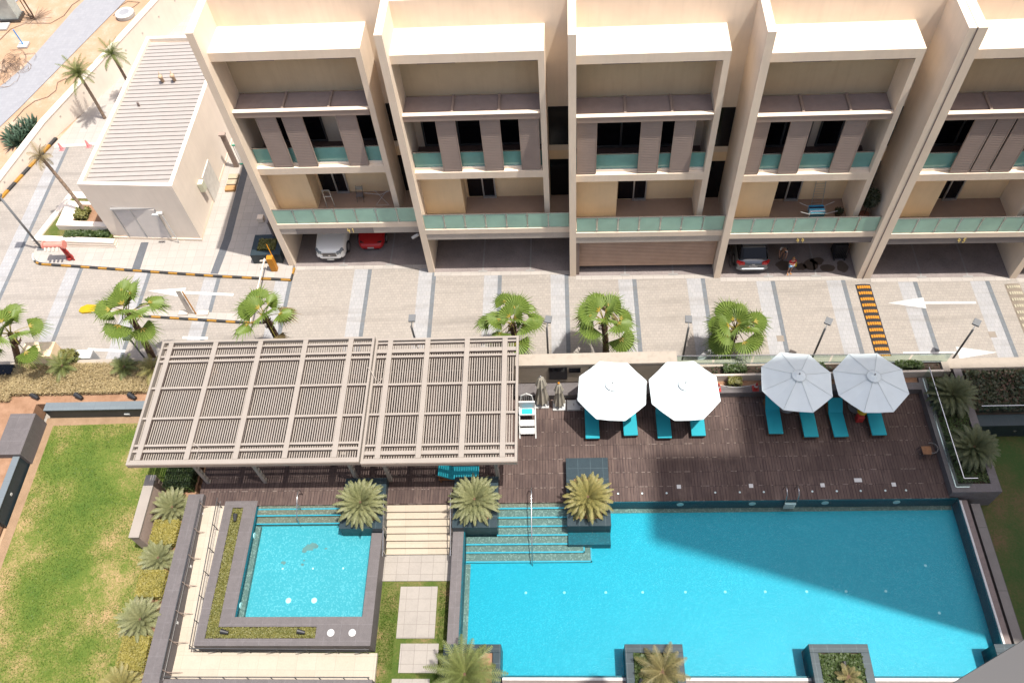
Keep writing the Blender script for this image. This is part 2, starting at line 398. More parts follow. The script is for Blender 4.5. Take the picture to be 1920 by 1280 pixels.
M['trunk_pale'] = plain('pale_palm_trunk', (.22,.16,.115), .9, 0, .25, 6, .5, 30)
M['twig'] = plain('dry_twig', (.16,.11,.08), .9, 0, .2, 5)
M['canvas'] = plain('white_canvas', (.54,.60,.61), .8, 0, .03, 1.5)
M['seam'] = plain('canvas_seam', (.44,.48,.48), .8)
M['canvas_b'] = plain('beige_canvas', (.33,.30,.245), .85, 0, .08, 3)
M['cushion'] = plain('teal_cushion', (.010,.235,.29), .75, 0, .05, 2, .1, 60)
M['teak'] = plain('teak_frame', (.15,.07,.03), .6, 0, .2, 8)
M['pergola'] = plain('beige_pergola_paint', (.245,.215,.187), .55, 0, .05, 1.2)
M['slat_side'] = plain('slat_gap_shade', (.055,.045,.04), .6)  # dark web colour stands in for shade in the gaps between slats
M['skin'] = plain('skin', (.34,.18,.12), .6, 0, .05)
M['hair'] = plain('brown_hair', (.12,.06,.03), .7, 0, .2, 20)
M['asphalt'] = plain('garage_floor', (.20,.17,.16), .8, 0, .22, .9, .1, 12)
# ================================================================ SETTING
D = 1.5; LW = .35
struct('ground', MB().sheet([(-250,-250),(250,-250),(250,300),(-250,300)], -.04), M['sand'])
struct('road', MB().sheet([(-75,20),(60,20),(60,40),(-17,40),(-17,34),(-29,34),(-29.5,45.2),(-36.9,45.2),(-39.2,39.4),(-45,22)], 0.0), M['road'])
struct('walkway', MB().sheet([(-36.9,45.2),(-29.5,45.2),(-28.5,75),(-22,75),(-22,82),(-24,82)], .004), M['slab'], 'pale paved yard behind the service building')
struct('footpath', MB().sheet([(-62,-5),(-40.95,49.6),(-33.5,71.5),(-28,90),(-31.5,90),(-37.5,70.5),(-40.6,62),(-42.4,54.5),(-48,43),(-66,-5)], .006), M['path'], 'grey footpath crossing the sand')
struct('street', MB().sheet([(-47.2,60.5),(-44.6,69),(-40,85),(-70,85),(-70,50)], .003), M['path'], 'grey street at the far corner')
# kerb helpers
def kerb(name, pts, label, h=.13, wd=.10, seg=.62, white_first=0):
    mb = MB(); acc = 0; k = 0
    for a, b in zip(pts[:-1], pts[1:]):
        a = Vector((*a, 0)); b = Vector((*b, 0)); L = (b-a).length; n = max(1, round(L/seg)); d = (b-a)/n
        nrm = Vector((-d.y, d.x, 0)).normalized()*wd/2
        for i in range(n):
            p, q_ = a+d*i, a+d*(i+1)
            mb.cur = (k % 2) if k >= white_first else 2; k += 1
            mb.prism([(p-nrm)[:2], (q_-nrm)[:2], (q_+nrm)[:2], (p+nrm)[:2]], 0, h)
    o = mb.build(name, [M['kerb_orange'], M['kerb_black'], M['mark']]); tag(o, label, 'kerb', kind='structure'); return o
def arc(cx, cy, r, a0, a1, n=8): return [(cx+r*math.cos(R_(a0+(a1-a0)*i/n)), cy+r*math.sin(R_(a0+(a1-a0)*i/n))) for i in range(n+1)]
kp = arc(-33.6, 34.95, 1.05, 185, 262, 6) + [(-31,33.6),(-27.4,33.16),(-22,32.52),(-16.9,32.02),(-16.83,33.0)]
kerb('pavement_kerb', kp, 'yellow and black kerb round the service building pavement', white_first=3)
pv = [(p[0]+.03, p[1]+.1) for p in kp]
struct('pavement', MB().prism(pv[:-1]+[(-16.95,33.2),(-17.15,46),(-23.6,46),(-23.6,36.4),(-34.6,36.4)], -.02, .12), M['slab'])
struct('paved_bands', MB().prism([(-27.5,33.28),(-26.95,33.22),(-26.98,35.5),(-27.5,35.5)], .1, .124).prism([(-22.2,32.7),(-21.7,32.65),(-21.45,35.5),(-21.6,46),(-22.05,46),(-21.98,35.5)], .1, .124), M['slab_dark'], 'dark stone bands across the pale pavement')
kerb('wall_kerb', [(-41.1,34.4),(-38.82,40.02),(-36.82,45.98)], 'yellow and black kerb beside the boundary wall', wd=.22, seg=.8)
struct('median', MB().prism([(-29.2,30.42),(-25.9,30.0),(-19.7,29.5),(-19.0,29.4),(-19.0,28.9),(-19.75,28.98),(-25.85,29.6),(-28.6,29.85),(-29.5,29.95)], -.01, .12), M['slab'], 'pale median strip between the lanes')
kerb('median_kerb', [(-26.4,29.58),(-19.8,28.88),(-18.0,28.8)], 'yellow and black kerb along the median strip')
mb = MB(); mb.prism([(-28.9,30.44),(-29.6,30.5),(-29.95,30.3),(-30.0,30.0),(-29.75,29.86),(-28.85,29.95)], 0, .135)
tag(mb.build('median_nose', M['yellow']), 'bright yellow rounded nose of the median strip', 'kerb', kind='structure')
# road markings
def arrow(name, tip, tail, label, wd=.9, shaft=.17, head=.48):
    t, a = Vector((*tip,0)), Vector((*tail,0)); d = (a-t); L = d.length; d.normalize(); n = Vector((-d.y,d.x,0))
    h = t+d*L*head
    mb = MB(); mb.add([t+Vector((0,0,.006)), h+n*wd/2+Vector((0,0,.006)), h-n*wd/2+Vector((0,0,.006))], [(0,2,1)])
    q0, q1 = h, a
    mb.add([q0-n*shaft/2+Vector((0,0,.006)), q0+n*shaft/2+Vector((0,0,.006)), q1+n*shaft/2+Vector((0,0,.006)), q1-n*shaft/2+Vector((0,0,.006))], [(0,1,2,3)])
    o = mb.build(name, M['mark']); tag(o, label, 'road marking', kind='structure')
arrow('road_marking', (18.93,29.16), (23.85,29.03), 'long white arrow painted past the orange speed bump', .8, .17, .42)
arrow('road_marking', (24.0,25.6), (18.95,25.68), 'long white arrow painted near the planter wall', .8, .17, .42)
arrow('road_marking', (-26.05,31.55), (-20.4,31.05), 'long white arrow painted beside the median', .75, .2, .43)
mb = MB()
for (x0,y0,x1,y1) in ((-28.6,27.2,-26.2,27.0),(-22.9,27.9,-21.3,27.8)): mb.add([(x0,y0-.09,.006),(x1,y1-.09,.006),(x1,y1+.09,.006),(x0,y0+.09,.006)], [(0,1,2,3)])
tag(mb.build('lane_line', M['mark']), 'short white lane dashes behind the pergola', 'road marking', kind='structure')
mb = MB()
for (x, y) in ((24.1,26.8),(12.4,26.85)): mb.box(x-.2,y-.2,.0,x+.2,y+.2,.008)
tag(mb.build('drain_cover', plain('drain_metal', (.2,.17,.14), .7)), 'small square drain covers in the road', 'drain', kind='structure')
# ---- speed bumps
def speed_bump(x, y0, y1, skew, label, cm):
    t = thing('speed_bump', label, 'speed bump', (x, y0, 0), 0, 'speed bumps across the road')
    n = int((y1-y0)/.42); mb = MB(); pd = MB()
    W2 = .44
    prof = [(-W2,.0),(-W2*.7,.035),(-W2*.3,.055),(W2*.3,.055),(W2*.7,.035),(W2,0)]
    vs, fs = [], []
    for j in range(n+1):
        y = y0+(y1-y0)*j/n; xx = x+skew*j/n
        for (u, z) in prof: vs.append((xx+u, y, z+.002))
    for j in range(n):
        for i in range(5): fs.append((j*6+i, j*6+i+1, (j+1)*6+i+1, (j+1)*6+i))
    fs += [tuple(range(6)), tuple(range(n*6+5, n*6-1, -1))]
    mb.add(vs, fs)
    mb.build('rubber_strip', plain('rubber'+str(x), (.02,.018,.018) if cm else (.17,.14,.11), .8), t)
    pm = M['orange'] if cm else plain('faded_pad', (.3,.27,.2), .7)
    for j in range(n):
        y = y0+(y1-y0)*(j+.5)/n; xx = x+skew*(j+.5)/n; pd = MB()
        for i in range(6):
            u = -.37+i*.127; z = (.036,.055,.06,.06,.055,.036)[i]
            pd.box(xx+u, y-.1, z-.02, xx+u+.1, y+.1, z+.012)
        pd.build('reflector_row', pm, t)
speed_bump(17.84, 25.3, 30.55, -.05, 'black speed bump with rows of orange reflector pads', True)
speed_bump(26.25, 25.3, 30.3, .0, 'faded beige speed bump at the right edge of the photo', False)
# ================================================================ TOWN HOUSES
FB = [(-16.82,33.16),(-7.86,32.37),(0.91,31.77),(9.56,31.34),(18.33,30.99),(26.61,30.71),(35.0,30.5)]
BW = [7.48,7.29,7.05,6.89,6.8,6.8]
SH = [[(1.02,2.11),(2.42,3.52),(5.28,6.37)], [(1.6,2.63),(3.88,4.91),(5.86,6.89)], [(.04,1.06),(3.24,4.3),(4.91,5.96)], [(.04,.87),(1.86,2.89),(4.49,5.54)], [(1.76,2.72),(2.80,3.65),(3.75,4.78)], [(1.0,2.0),(3.0,4.0)]]
ANG = R_(-1.1)
NUM = ['41', None, None, '44', '45', None]
HL = ['cream townhouse numbered 41, with a white car and a red car in its open garage',
      'cream townhouse with an empty open garage, second from the left',
      'cream townhouse with a half lowered brown slatted garage door',
      'cream townhouse numbered 44, with a silver car and two people in its garage',
      'cream townhouse numbered 45, with an empty three bay garage',
      'cream townhouse cut off by the right edge of the photo']
def digits(mb, txt, u, z, v, h=.33):
    seg = {'4': [((.1,1),(0,.45)),((0,.45),(.55,.45)),((.4,.8),(.4,0))], '1': [((.1,.8),(.25,1)),((.25,1),(.25,0))],
           '5': [((.5,1),(.1,1)),((.1,1),(.05,.55)),((.05,.55),(.4,.6)),((.4,.6),(.5,.3)),((.5,.3),(.3,0)),((.3,0),(0,.08))]}
    for i, ch in enumerate(txt):
        for (a, b) in seg[ch]:
            mb.bar((u+i*.27+a[0]*h*.7, v, z+a[1]*h), (u+i*.27+b[0]*h*.7, v, z+b[1]*h), .03, .045)
def house(k):
    x0, y0 = FB[k]; w_ = BW[k]; c, s = math.cos(ANG), math.sin(ANG)
    nx, ny = FB[k+1]; pit = (nx-x0)*c+(ny-y0)*s - (.80 if k+1 == 4 else .38)
    t = thing('townhouse', HL[k], 'house', (x0, y0, 0), ANG, 'row of cream townhouses')
    def P(name, mb, mat, label=None, parent=None, **kw): return mb.build(name, mat, parent or t, label, local=True, **kw)
    P('party_wall', (MB().box(-.38,0,0,0,12,17.1) if k != 4 else MB().box(-.43,.0,0,0,12,17.1).box(-.80,.0,0,-.46,12,17.1).box(-.46,.04,0,-.43,12,17.05)), M['plaster'])
    if k == 4: P('joint_strip', MB().box(-.47,-.02,0,-.42,.03,17.12), M['louvre_dark'])
    q5 = .5
    P('roof_slab', MB().box(0,q5,15.12,w_,2.57,15.62), M['plaster'])
    P('side_wall', MB().box(w_-.3,q5,3.95,w_,2.57,15.12), M['plaster'])
    P('upper_slab', MB().box(0,q5,7.52,w_-.3,2.57,8.0), M['plaster'])
    P('back_wall', MB().box(0,2.57,7.52,pit,2.95,17.1), M['plaster'])
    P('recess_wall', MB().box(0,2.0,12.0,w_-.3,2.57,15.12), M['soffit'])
    P('lower_wall', MB().box(0,2.57,3.95,pit,2.95,7.52), M['plaster_tan'])
    P('terrace_room', MB().box(0,1.24,3.95,2.3,2.57,7.52), M['plaster_tan'])
    P('terrace_slab', MB().box(0,0,3.56,pit,2.95,3.95), M['plaster'])
    P('terrace_floor', MB().box(.01,.3,3.952,pit-.01,2.56,3.965), plain('terrace_tile'+str(k), (.30,.21,.155), .75, 0, .05))
    P('garage_beam', MB().box(0,.03,3.05,pit,.45,3.56), M['panel'] if k in (3,4) else M['concrete'])
    if k == 0: P('fascia_panel', MB().box(1.0,-.0,3.1,5.7,.03,3.52), M['panel'])
    if NUM[k]:
        mb = MB(); digits(mb, NUM[k], 4.15 if k == 0 else 3.8, 3.16, -.02 if k == 0 else .01)
        P('house_number', mb, M['gold'])
    P('roof', MB().box(0,2.95,3.56,pit,12,17.0), M['plaster_white'])
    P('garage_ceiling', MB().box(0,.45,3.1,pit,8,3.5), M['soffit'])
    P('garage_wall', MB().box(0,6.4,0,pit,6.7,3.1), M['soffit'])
    P('garage_floor', MB().box(0,.02,-.01,pit,6.4,.02), M['asphalt'])
    P('threshold', MB().box(0,-.28,-.01,pit,.02,.012), M['slab'])
    mb = MB()
    fl = plain('faded_line'+str(k), (.22,.21,.2), .7)
    for u in ((pit*.36, pit*.71) if k != 4 else (2.95, 5.6)): P('bay_line', MB().box(u-.05,.1,.02,u+.05,5,.026).box(u-.28,-.02,.02,u+.28,.12,.027), fl)
    # canopy
    mb = MB(); W_ = w_-.3
    n = 15
    for i in range(n):
        v = .74+(2.0-.74)*(i+.5)/n; mb.add([(0.02,v-.035,11.90),(W_-.02,v-.035,11.90),(W_-.02,v+.03,11.955),(0.02,v+.03,11.955)], [(0,1,2,3)])
    mb.box(0.01,.74,11.80,W_-.01,1.99,11.84)
    P('canopy', mb, M['canopy'])
    P('canopy_beam', MB().box(.02,.45,11.64,W_-.02,.72,12.0), M['louvre'])
    P('sunlit_beam_top', MB().box(.0,.43,12.0,W_-.02,.68,12.03), M['plaster'])  # pale strip added so the beam top looks sunlit
    for f_ in (.36,.70): P('canopy_rib', MB().box(W_*f_-.06,.7,11.85,W_*f_+.06,1.99,12.04), M['louvre'])
    gz = MB(); fr = MB()
    win = {0: [(1.0,3.72),(5.0,7.0)], 1: [(.45,6.2)], 2: [(.6,6.1)], 3: [(.9,3.62),(4.12,5.22)], 4: [(.7,5.9)], 5: [(.7,5.9)]}[k]
    for (a, b) in win:
        gz.box(a,2.53,8.22,b,2.566,11.2)
        for u in [a, b]+[a+(b-a)*j/3 for j in (1,2) if b-a > 4]+([(a+b)/2] if 2 < b-a < 4 else []): fr.box(u-.05,2.48,8.1,u+.05,2.564,11.3)
        fr.box(a-.05,2.475,8.1,b+.05,2.56,8.22)
    g_ = P('window', gz, M['window']); P('window_frame', fr, plain('dark_aluminium'+str(k), (.09,.09,.09), .4, .3), parent=g_)
    P('balcony_floor', MB().box(.01,.95,8.002,W_-.01,2.56,8.02), plain('balcony_tile'+str(k), (.10,.065,.055), .8))
    P('balcony_kerb', MB().box(0.005,.74,8.002,W_-.005,.95,8.13), M['plaster_white'])
    P('balcony_glass', MB().box(.01,.83,8.13,W_-.01,.855,9.16), M['railglass2'])
    P('handrail', MB().box(.01,.81,9.16,W_-.01,.87,9.21), M['steel'])
    for (a, b) in SH[k]:
        mb = MB(); mb.box(a,.54,8.07,a+.05,.64,11.63).box(b-.05,.54,8.07,b,.64,11.63).box(a+.05,.54,8.07,b-.05,.64,8.13).box(a+.05,.54,11.57,b-.05,.64,11.63)
        mb.cur = 1; mb.box(a+.05,.625,8.13,b-.05,.635,11.57); mb.cur = 0  # dark backing stands in for the shade between the slats
        n = 30
        for i in range(n):
            z = 8.14+3.42*i/n; mb.add([(a+.05,.545,z),(b-.05,.545,z),(b-.05,.57,z+.085),(a+.05,.57,z+.085)], [(0,1,2,3)]).add([(a+.05,.57,z+.085),(b-.05,.57,z+.085),(b-.05,.625,z+.088),(a+.05,.625,z+.088)], [(0,1,2,3)])
        P('shutter', mb, [M['louvre'], M['louvre_dark']])
    # stair gap windows
    if k < 5:
        P('stair_window', MB().box(w_+.02,2.54,7.95,pit-.02,2.566,10.6), M['window'])
        P('stair_door', MB().box(w_+.02,2.54,4.0,pit-.02,2.566,6.85), M['window'])
    # soffit slots
    for f_ in (.17,.70): P('soffit_slot', MB().box(w_*f_,.52,15.06,w_*(f_+.25),.7,15.117), M['louvre_dark'])
    # terrace door
    gd = P('terrace_door', MB().box(2.45,2.52,4.05,3.3,2.565,6.6), M['window'])
    mb = MB(); mb.box(3.3,2.42,3.97,3.38,2.565,6.6).box(4.0,2.42,3.97,4.08,2.565,6.6).box(3.38,2.42,3.97,4.0,2.565,4.1)
    P('door_frame', mb, M['alu'], parent=gd); P('door_pane', MB().box(3.38,2.5,4.1,4.0,2.54,6.6), M['window'], parent=gd)
    # terrace railing
    n = 7; pw = pit/n
    for i in range(n):
        P('glass_panel', MB().box(i*pw+.03,.05,3.99,(i+1)*pw-.03,.07,5.13), M['railglass'])
        if i: P('rail_post', MB().box(i*pw-.02,.035,3.95,i*pw+.02,.1,5.16).box(i*pw-.1,.03,4.1,i*pw+.1,.05,4.13).box(i*pw-.1,.03,4.98,i*pw+.1,.05,5.01), M['steel'])
    P('rail_top', MB().box(0,.04,5.13,pit,.085,5.165), M['steel'])
    if k == 2:
        mb = MB(); n = 19
        for i in range(n):
            z = .58+i*2.46/n; mb.add([(.2,.41,z),(pit-.05,.41,z),(pit-.05,.43,z+.075),(.2,.43,z+.075)], [(0,1,2,3)]).add([(.2,.43,z+.075),(pit-.05,.43,z+.075),(pit-.05,.5,z+.08),(.2,.5,z+.08)], [(0,1,2,3)])
        mb.box(.2,.40,.5,pit-.05,.52,.57); mb.cur = 1; mb.box(.2,.5,.57,pit-.05,.53,3.05); mb.cur = 0
        P('garage_door', mb, [plain('door_slat', (.46,.31,.225), .5, 0, .1, 1), plain('door_gap_shade', (.12,.07,.05), .7)])  # second colour is a dark backing, painted shade in the slat gaps
        P('door_jamb', MB().box(.0,.1,0,.2,.5,3.05), M['louvre_dark'])
    return t, pit
HT = [house(k) for k in range(6)]
def H(k, u, v, z=0):
    x0, y0 = FB[k]; c, s = math.cos(ANG), math.sin(ANG); return Vector((x0+c*u-s*v, y0+s*u+c*v, z))
# ================================================================ service building, left
bt = thing('service_building', 'low pale service building with a ribbed metal roof left of the houses', 'building', (-26.5,36,0))
zt = 5.1
bp_ = [(-29.45,36.05),(-23.4,35.42),(-22.1,42.0),(-22.1,50.3),(-28.85,50.4)]
bp_ = [(-29.45,35.95),(-23.38,35.5),(-23.25,50.2),(-28.95,50.4)]
mb = MB(); mb.prism(bp_, 0, zt-.35); mb.build('walls', M['plaster_white'], bt)
mb = MB()
def strip(a, b, wd, z0, z1, m_):
    a = Vector((*a,0)); b = Vector((*b,0)); d = (b-a).normalized(); n = Vector((-d.y,d.x,0))*wd
    m_.prism([a[:2], b[:2], (b+n)[:2], (a+n)[:2]], z0, z1)
strip(bp_[0], bp_[1], .25, zt-.351, zt, mb); strip(bp_[1], bp_[2], .25, zt-.354, zt+.004, mb); strip(bp_[2], bp_[3], .25, zt-.351, zt, mb); strip(bp_[3], bp_[0], .25, zt-.354, zt+.004, mb)
mb.build('parapet', M['plaster_white'], bt)
mb = MB(); rw = MB(); n = 36
for i in range(n):
    y = 35.95+14.0*i/n
    mb.box(-29.15,y,zt-.3,-23.65,y+14.0/n-.07,zt-.20); rw.box(-29.15,y+14.0/n-.07,zt-.32,-23.65,y+14.0/n,zt-.29)
mb.build('roof_sheet', plain('pink_roof_sheet', (.29,.262,.24), .5, .0, .05), bt); rw.build('roof_groove', M['concrete'], bt)
for (x, y) in ((-26.6,45.6),(-25.8,45.65)):
    mb = MB(); mb.tube([(x,y,zt-.2),(x,y,zt+.25)], .12, 10).tube([(x,y,zt+.25),(x+.1,y-.25,zt+.35)], .15, 10).tube([(x,y,zt+.2),(x,y,zt+.6)], .03, 6)
    mb.build('roof_vent', plain('vent'+str(x), (.42,.3,.2), .6), bt, smooth=True)
mb = MB(); mb.tube([(-27.6,43.2,zt-.2),(-27.6,43.2,zt+.1)], .07, 8); mb.build('roof_pipe', M['louvre_dark'], bt)
# louvre doors on the front wall
def fy(x): return 35.95+(x+29.45)/(6.07)*(-.45)
mb = MB(); 
for (a, b) in ((-28.2,-27.05),(-27.0,-25.4)):
    for i in range(34):
        z = .25+i*.082; mb.add([(a,fy(a)-.035,z),(b,fy(b)-.035,z),(b,fy(b)-.005,z+.06),(a,fy(a)-.005,z+.06)], [(0,1,2,3)])
lm = mb.build('louvre_door', plain('pale_louvre', (.62,.555,.49), .8, 0, .05), bt)
mb = MB()
for a in (-28.25,-27.03,-25.37): mb.box(a-.03,fy(a)-.05,.2,a+.03,fy(a),3.1)
mb.box(-28.25,fy(-28.25)-.04,3.05,-25.35,fy(-25.35)+.0,3.12); mb.build('door_frame', M['alu'], bt)
mb = MB(); mb.prism([(-29.5,35.9),(-23.33,35.43),(-23.33,35.5),(-29.5,35.97)], .12, .32); mb.prism([(-23.38,35.44),(-23.2,50),(-23.26,50),(-23.42,35.5)], .12, .32); mb.build('plinth', M['plaster'], bt)
mb = MB(); mb.box(-25.35,35.42,2.7,-24.95,35.62,2.82); mb.tube([(-24.95,35.4,2.65),(-24.9,35.38,0.2)], .03, 6); mb.box(-25.45,35.15,2.85,-25.05,35.3,3.0); mb.build('wall_lamp', M['white'], bt)
mb = MB(); mb.box(-23.32,38.0,2.0,-23.0,38.45,2.7); mb.build('meter_box', plain('meter', (.5,.5,.38), .5), bt)
mb = MB(); mb.box(-23.33,38.9,.12,-23.27,40.6,2.4); mb.build('side_door', plain('pale_door', (.55,.52,.47), .6), bt)
# gate & screen post in the passage
mb = MB()
for i in range(26): mb.box(-22.6,42.15,.12+i*.11,-22.3,42.35,.2+i*.11)
mb.box(-22.62,42.2,.12,-22.28,42.33,3.0); mb.box(-22.66,42.1,3.0,-22.24,42.4,3.12)
single('ribbed_pillar', mb, M['louvre'], 'ribbed brown pillar beside the small green gate', 'pillar')
gt = thing('gate', 'small green metal gate at the end of the side passage', 'gate', (-21,42.4,.12))
mb = MB(); mb.box(-22.2,42.35,.2,-18.2,42.41,.28).box(-22.2,42.35,1.9,-18.2,42.41,2.0); mb.build('gate_frame', M['greenmetal'], gt)
mb = MB()
for i in range(34): mb.box(-22.15+i*.115,42.36,.28,-22.11+i*.115,42.39,1.9)
mb.build('gate_bars', M['white'], gt)
for k_ in range(3):
    mb = MB(); mb.box(-22.75,40.9-k_*.55,.12,-22.05,41.35-k_*.55,.34); single('crate', mb, plain('crate_beige'+str(k_), (.34,.28,.2) if k_<2 else (.34,.19,.08), .8), ['pale block by the service building wall, nearest the gate','pale block in the middle of the row by the service building wall','tan block at the near end of the row by the service building wall'][k_], 'crate', 'blocks along the service building wall', bevel=.03)
mb = MB(); mb.box(-19.9,36.9,.12,-19.5,37.3,.5); single('stone_block', mb, M['plaster'], 'small beige block on the passage floor', 'block', bevel=.02)
mb = MB(); mb.box(-18.3,34.9,.12,-18.2,37.3,2.3); single('dark_board', mb, M['panel'], 'tall dark board standing against the first house wall', 'board')
# pavement planter by fin 1
pt = thing('planter', 'square black stone planter with a low shrub at the first house corner', 'planter', (-18.6,34.3,.12))
mb = MB(); mb.box(-19.5,33.4,.12,-17.6,33.75,.95).box(-19.5,34.75,.12,-17.6,35.1,.95).box(-19.5,33.75,.12,-19.15,34.75,.95).box(-17.95,33.75,.12,-17.6,34.75,.95); mb.build('box', M['granite_d'], pt)
mb = MB(); mb.box(-19.15,33.75,.2,-17.95,34.75,.8); mb.build('soil', M['darksoil'], pt)
# left raised lawn island
it = thing('planter', 'white ribbed kerb island of green turf beside the service building', 'planter', (-32,37,.0))
isl = [(-34.55,35.75),(-29.3,35.3),(-29.3,36.0),(-29.4,39.3),(-33.5,39.6)]
for i, (h0, h1, o_) in enumerate(((0,.2,0),(.2,.4,-.02),(.4,.62,-.04))):
    mb = MB(); mb.prism([(-34.75-o_,35.5-o_),(-29.0+o_,35.05-o_),(-29.0+o_,35.45),(-34.2,35.95)], h0+.01, h1)
    mb.prism([(-34.75-o_,35.5-o_),(-34.2,35.95),(-33.2,39.4),(-33.55-o_,39.9+o_)], h0+.01, h1)
    mb.build('kerb_course', M['plaster_white'], it)
mb = MB(); mb.prism([(-33.55,39.9),(-33.2,39.3),(-29.42,39.0),(-29.42,39.5)], 0, .62); mb.build('rear_kerb', M['plaster_white'], it)
mb = MB(); mb.prism([(-34.25,35.9),(-29.4,35.5),(-29.4,39.2),(-33.25,39.4)], .0, .5); mb.build('turf', M['turf_sm'], it)
mb = MB(); mb.prism([(-33.2,36.5),(-29.5,36.2),(-29.5,36.6),(-32.2,36.85),(-32.1,38.3),(-33.15,38.4)], .5, .95); mb.prism([(-33.15,38.4),(-29.5,38.1),(-29.5,38.35),(-33.15,38.7)], .5,.95); mb.build('inner_kerb', M['plaster_white'], it)
mb = MB(); mb.prism([(-32.2,36.8),(-29.5,36.5),(-29.5,38.2),(-32.1,38.4)], .5, .85); mb.build('soil', M['soil'], it)
# boundary wall
wt = thing('boundary_wall', 'long white boundary wall with small square vents beside the sand', 'wall', (-36,48,0))
WL = [(-41.2,34.6),(-38.98,40.05),(-36.97,46.03),(-33.65,53.12),(-30.15,60.66),(-25.3,71.2)]
wz = lambda x, y: .98+(y-41.7)*.107
def woff(i, o):
    p = Vector((*WL[i],0)); a0 = Vector((*WL[max(i-1,0)],0)); a1 = Vector((*WL[min(i+1,len(WL)-1)],0)); d = (a1-a0).normalized(); return (p.x-d.y*o, p.y+d.x*o)
mb = MB(); cp_ = MB()
for i in range(len(WL)-1):
    mb.prism([woff(i,0), woff(i+1,0), woff(i+1,.42), woff(i,.42)], -.02, wz)
    cp_.prism([woff(i,-.03), woff(i+1,-.03), woff(i+1,.46), woff(i,.46)], wz, lambda x, y: wz(x,y)+.07)
mb.build('wall', M['plaster_white'], wt); cp_.build('coping', M['plaster_white'], wt)
for i in range(len(WL)-1):
    A_, B_ = Vector((*WL[i],0)), Vector((*WL[i+1],0)); L_ = (B_-A_).length; n_ = max(1, round(L_/2.3)); d = (B_-A_).normalized(); q_ = Vector((-d.y,d.x,0))*-.02
    for j in range(n_):
        p = A_.lerp(B_, (j+.5)/n_); z = wz(p.x,p.y)*.6; a0, a1 = p-d*.06, p+d*.06
        MB().prism([a0[:2], a1[:2], (a1+q_)[:2], (a0+q_)[:2]], z, z+.14).build('vent', M['concrete'], wt)
# drainage grate between yard and road
mb = MB(); mb.prism([(-36.7,45.0),(-29.6,45.25),(-29.6,45.55),(-36.7,45.3)], 0, .01)
tag(mb.build('drain_channel', M['concrete']), 'dark drain channel across the yard entrance', 'drain', kind='structure')
# ================================================================ DECK, POOLS
struct('pool_deck', MB().box(-18.75,16.4,.2,18.4,24.2,D), M['deck'])
struct('deck_base', MB().box(-18.75,16.42,0,18.4,24.2,.2), M['concrete'])
struct('lawn', MB().sheet([(-29.2,-20),(-21.2,-20),(-21.2,22.3),(-29.2,22.3)], LW), M['turf'])
struct('lawn_edge', MB().sheet([(-29.25,-20),(-28.75,-20),(-28.75,21.8),(-23,21.9),(-20.9,21.9),(-20.9,22.3),(-29.25,22.3)], LW+.004), M['tansoil'])
struct('terrace_ground', MB().sheet([(-21.2,-20),(20.3,-20),(20.3,16.4),(-21.2,16.4)], LW-.03), M['turf_sm'])
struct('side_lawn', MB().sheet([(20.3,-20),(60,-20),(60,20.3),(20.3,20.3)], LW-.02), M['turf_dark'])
# small turf patch round the stepping slabs is the terrace ground; landing
struct('stair_landing', MB().box(-9.05,12.87,.0,-5.6,14.2,LW+.03), M['stone'])
st = thing('garden_stairs', 'seven cream stone steps going down between the two pools', 'stairs', (-7.3,15,0))
for i in range(7):
    z = D-.02-(i)*.16 if i else D-.02
    y1 = 16.4 if i == 0 else 16.19-.335*(i-1)-.001*i; y0 = 16.19-.335*i - (.33 if False else 0)
    y0 = 16.40-.315*(i+1); y1 = 16.40-.315*i
    zt_ = D-.16*(i+1)+.0
    MB().box(-9.0,y0,LW-.1,-5.6,y1,zt_-.03).build('riser', M['travertine'], st)
    MB().box(-9.0,y0-.03,zt_-.03,-5.6,y1,zt_).build('tread', M['travertine'], st)
# stair railings
def railing(name, label, pts, h=.9, posts=True, mids=1, r=.02, mat=None, brace=None, group=None):
    mat = mat or M['darksteel']
    t = thing(name, label, 'railing', tuple(pts[0]), 0, group)
    P3 = [Vector(p) for p in pts]
    MB().tube([p+Vector((0,0,h)) for p in P3], r*1.3, 6).build('handrail', mat, t)
    if mids:
        mb = MB()
        for j in range(mids): mb.tube([p+Vector((0,0,h*(j+1)/(mids+1))) for p in P3], r*.6, 5)
        mb.build('lower_rail', mat, t)
    return t, P3
def posts_along(t, a, b, n, h, mat=None, brace=None, r=.022):
    a, b = Vector(a), Vector(b)
    for i in range(n):
        p = a.lerp(b, i/(n-1) if n > 1 else 0)
        mb = MB(); mb.tube([p, p+Vector((0,0,h))], r, 6)
        if brace: mb.tube([p+Vector(brace), p+Vector((0,0,h*.55))], r*.8, 5)
        mb.build('post', mat or M['darksteel'], t)
for x, l in ((-8.98,'steel handrail on the left of the cream steps'),(-5.66,'steel handrail on the right of the cream steps')):
    t, P3 = railing('stair_railing', l, [(x,16.6,D),(x,16.3,D),(x,14.1,LW+.05),(x,13.8,LW+.05)], .85, mids=0, mat=M['steel'], group='handrails of the garden steps')
    for y, z in ((16.3,D-.1),(15.2,.85),(14.1,LW)): posts_along(t, (x,y,z), (x,y,z), 1, .85, M['steel'])
# stepping slabs: three pads
for i, (x0,y0,x1,y1) in enumerate(((-8.12,10.16,-6.31,12.6),(-7.88,8.62,-6.08,9.92),(-8.14,6.6,-6.4,8.36))):
    single('stepping_slab', MB().box(x0,y0,LW-.1,x1,y1,LW+.035), M['stone'], ['long pale slab path pad just below the landing','pale slab pad in the middle of the garden path','pale slab pad at the bottom edge of the photo'][i], 'paving slab', 'slab pads of the garden path')
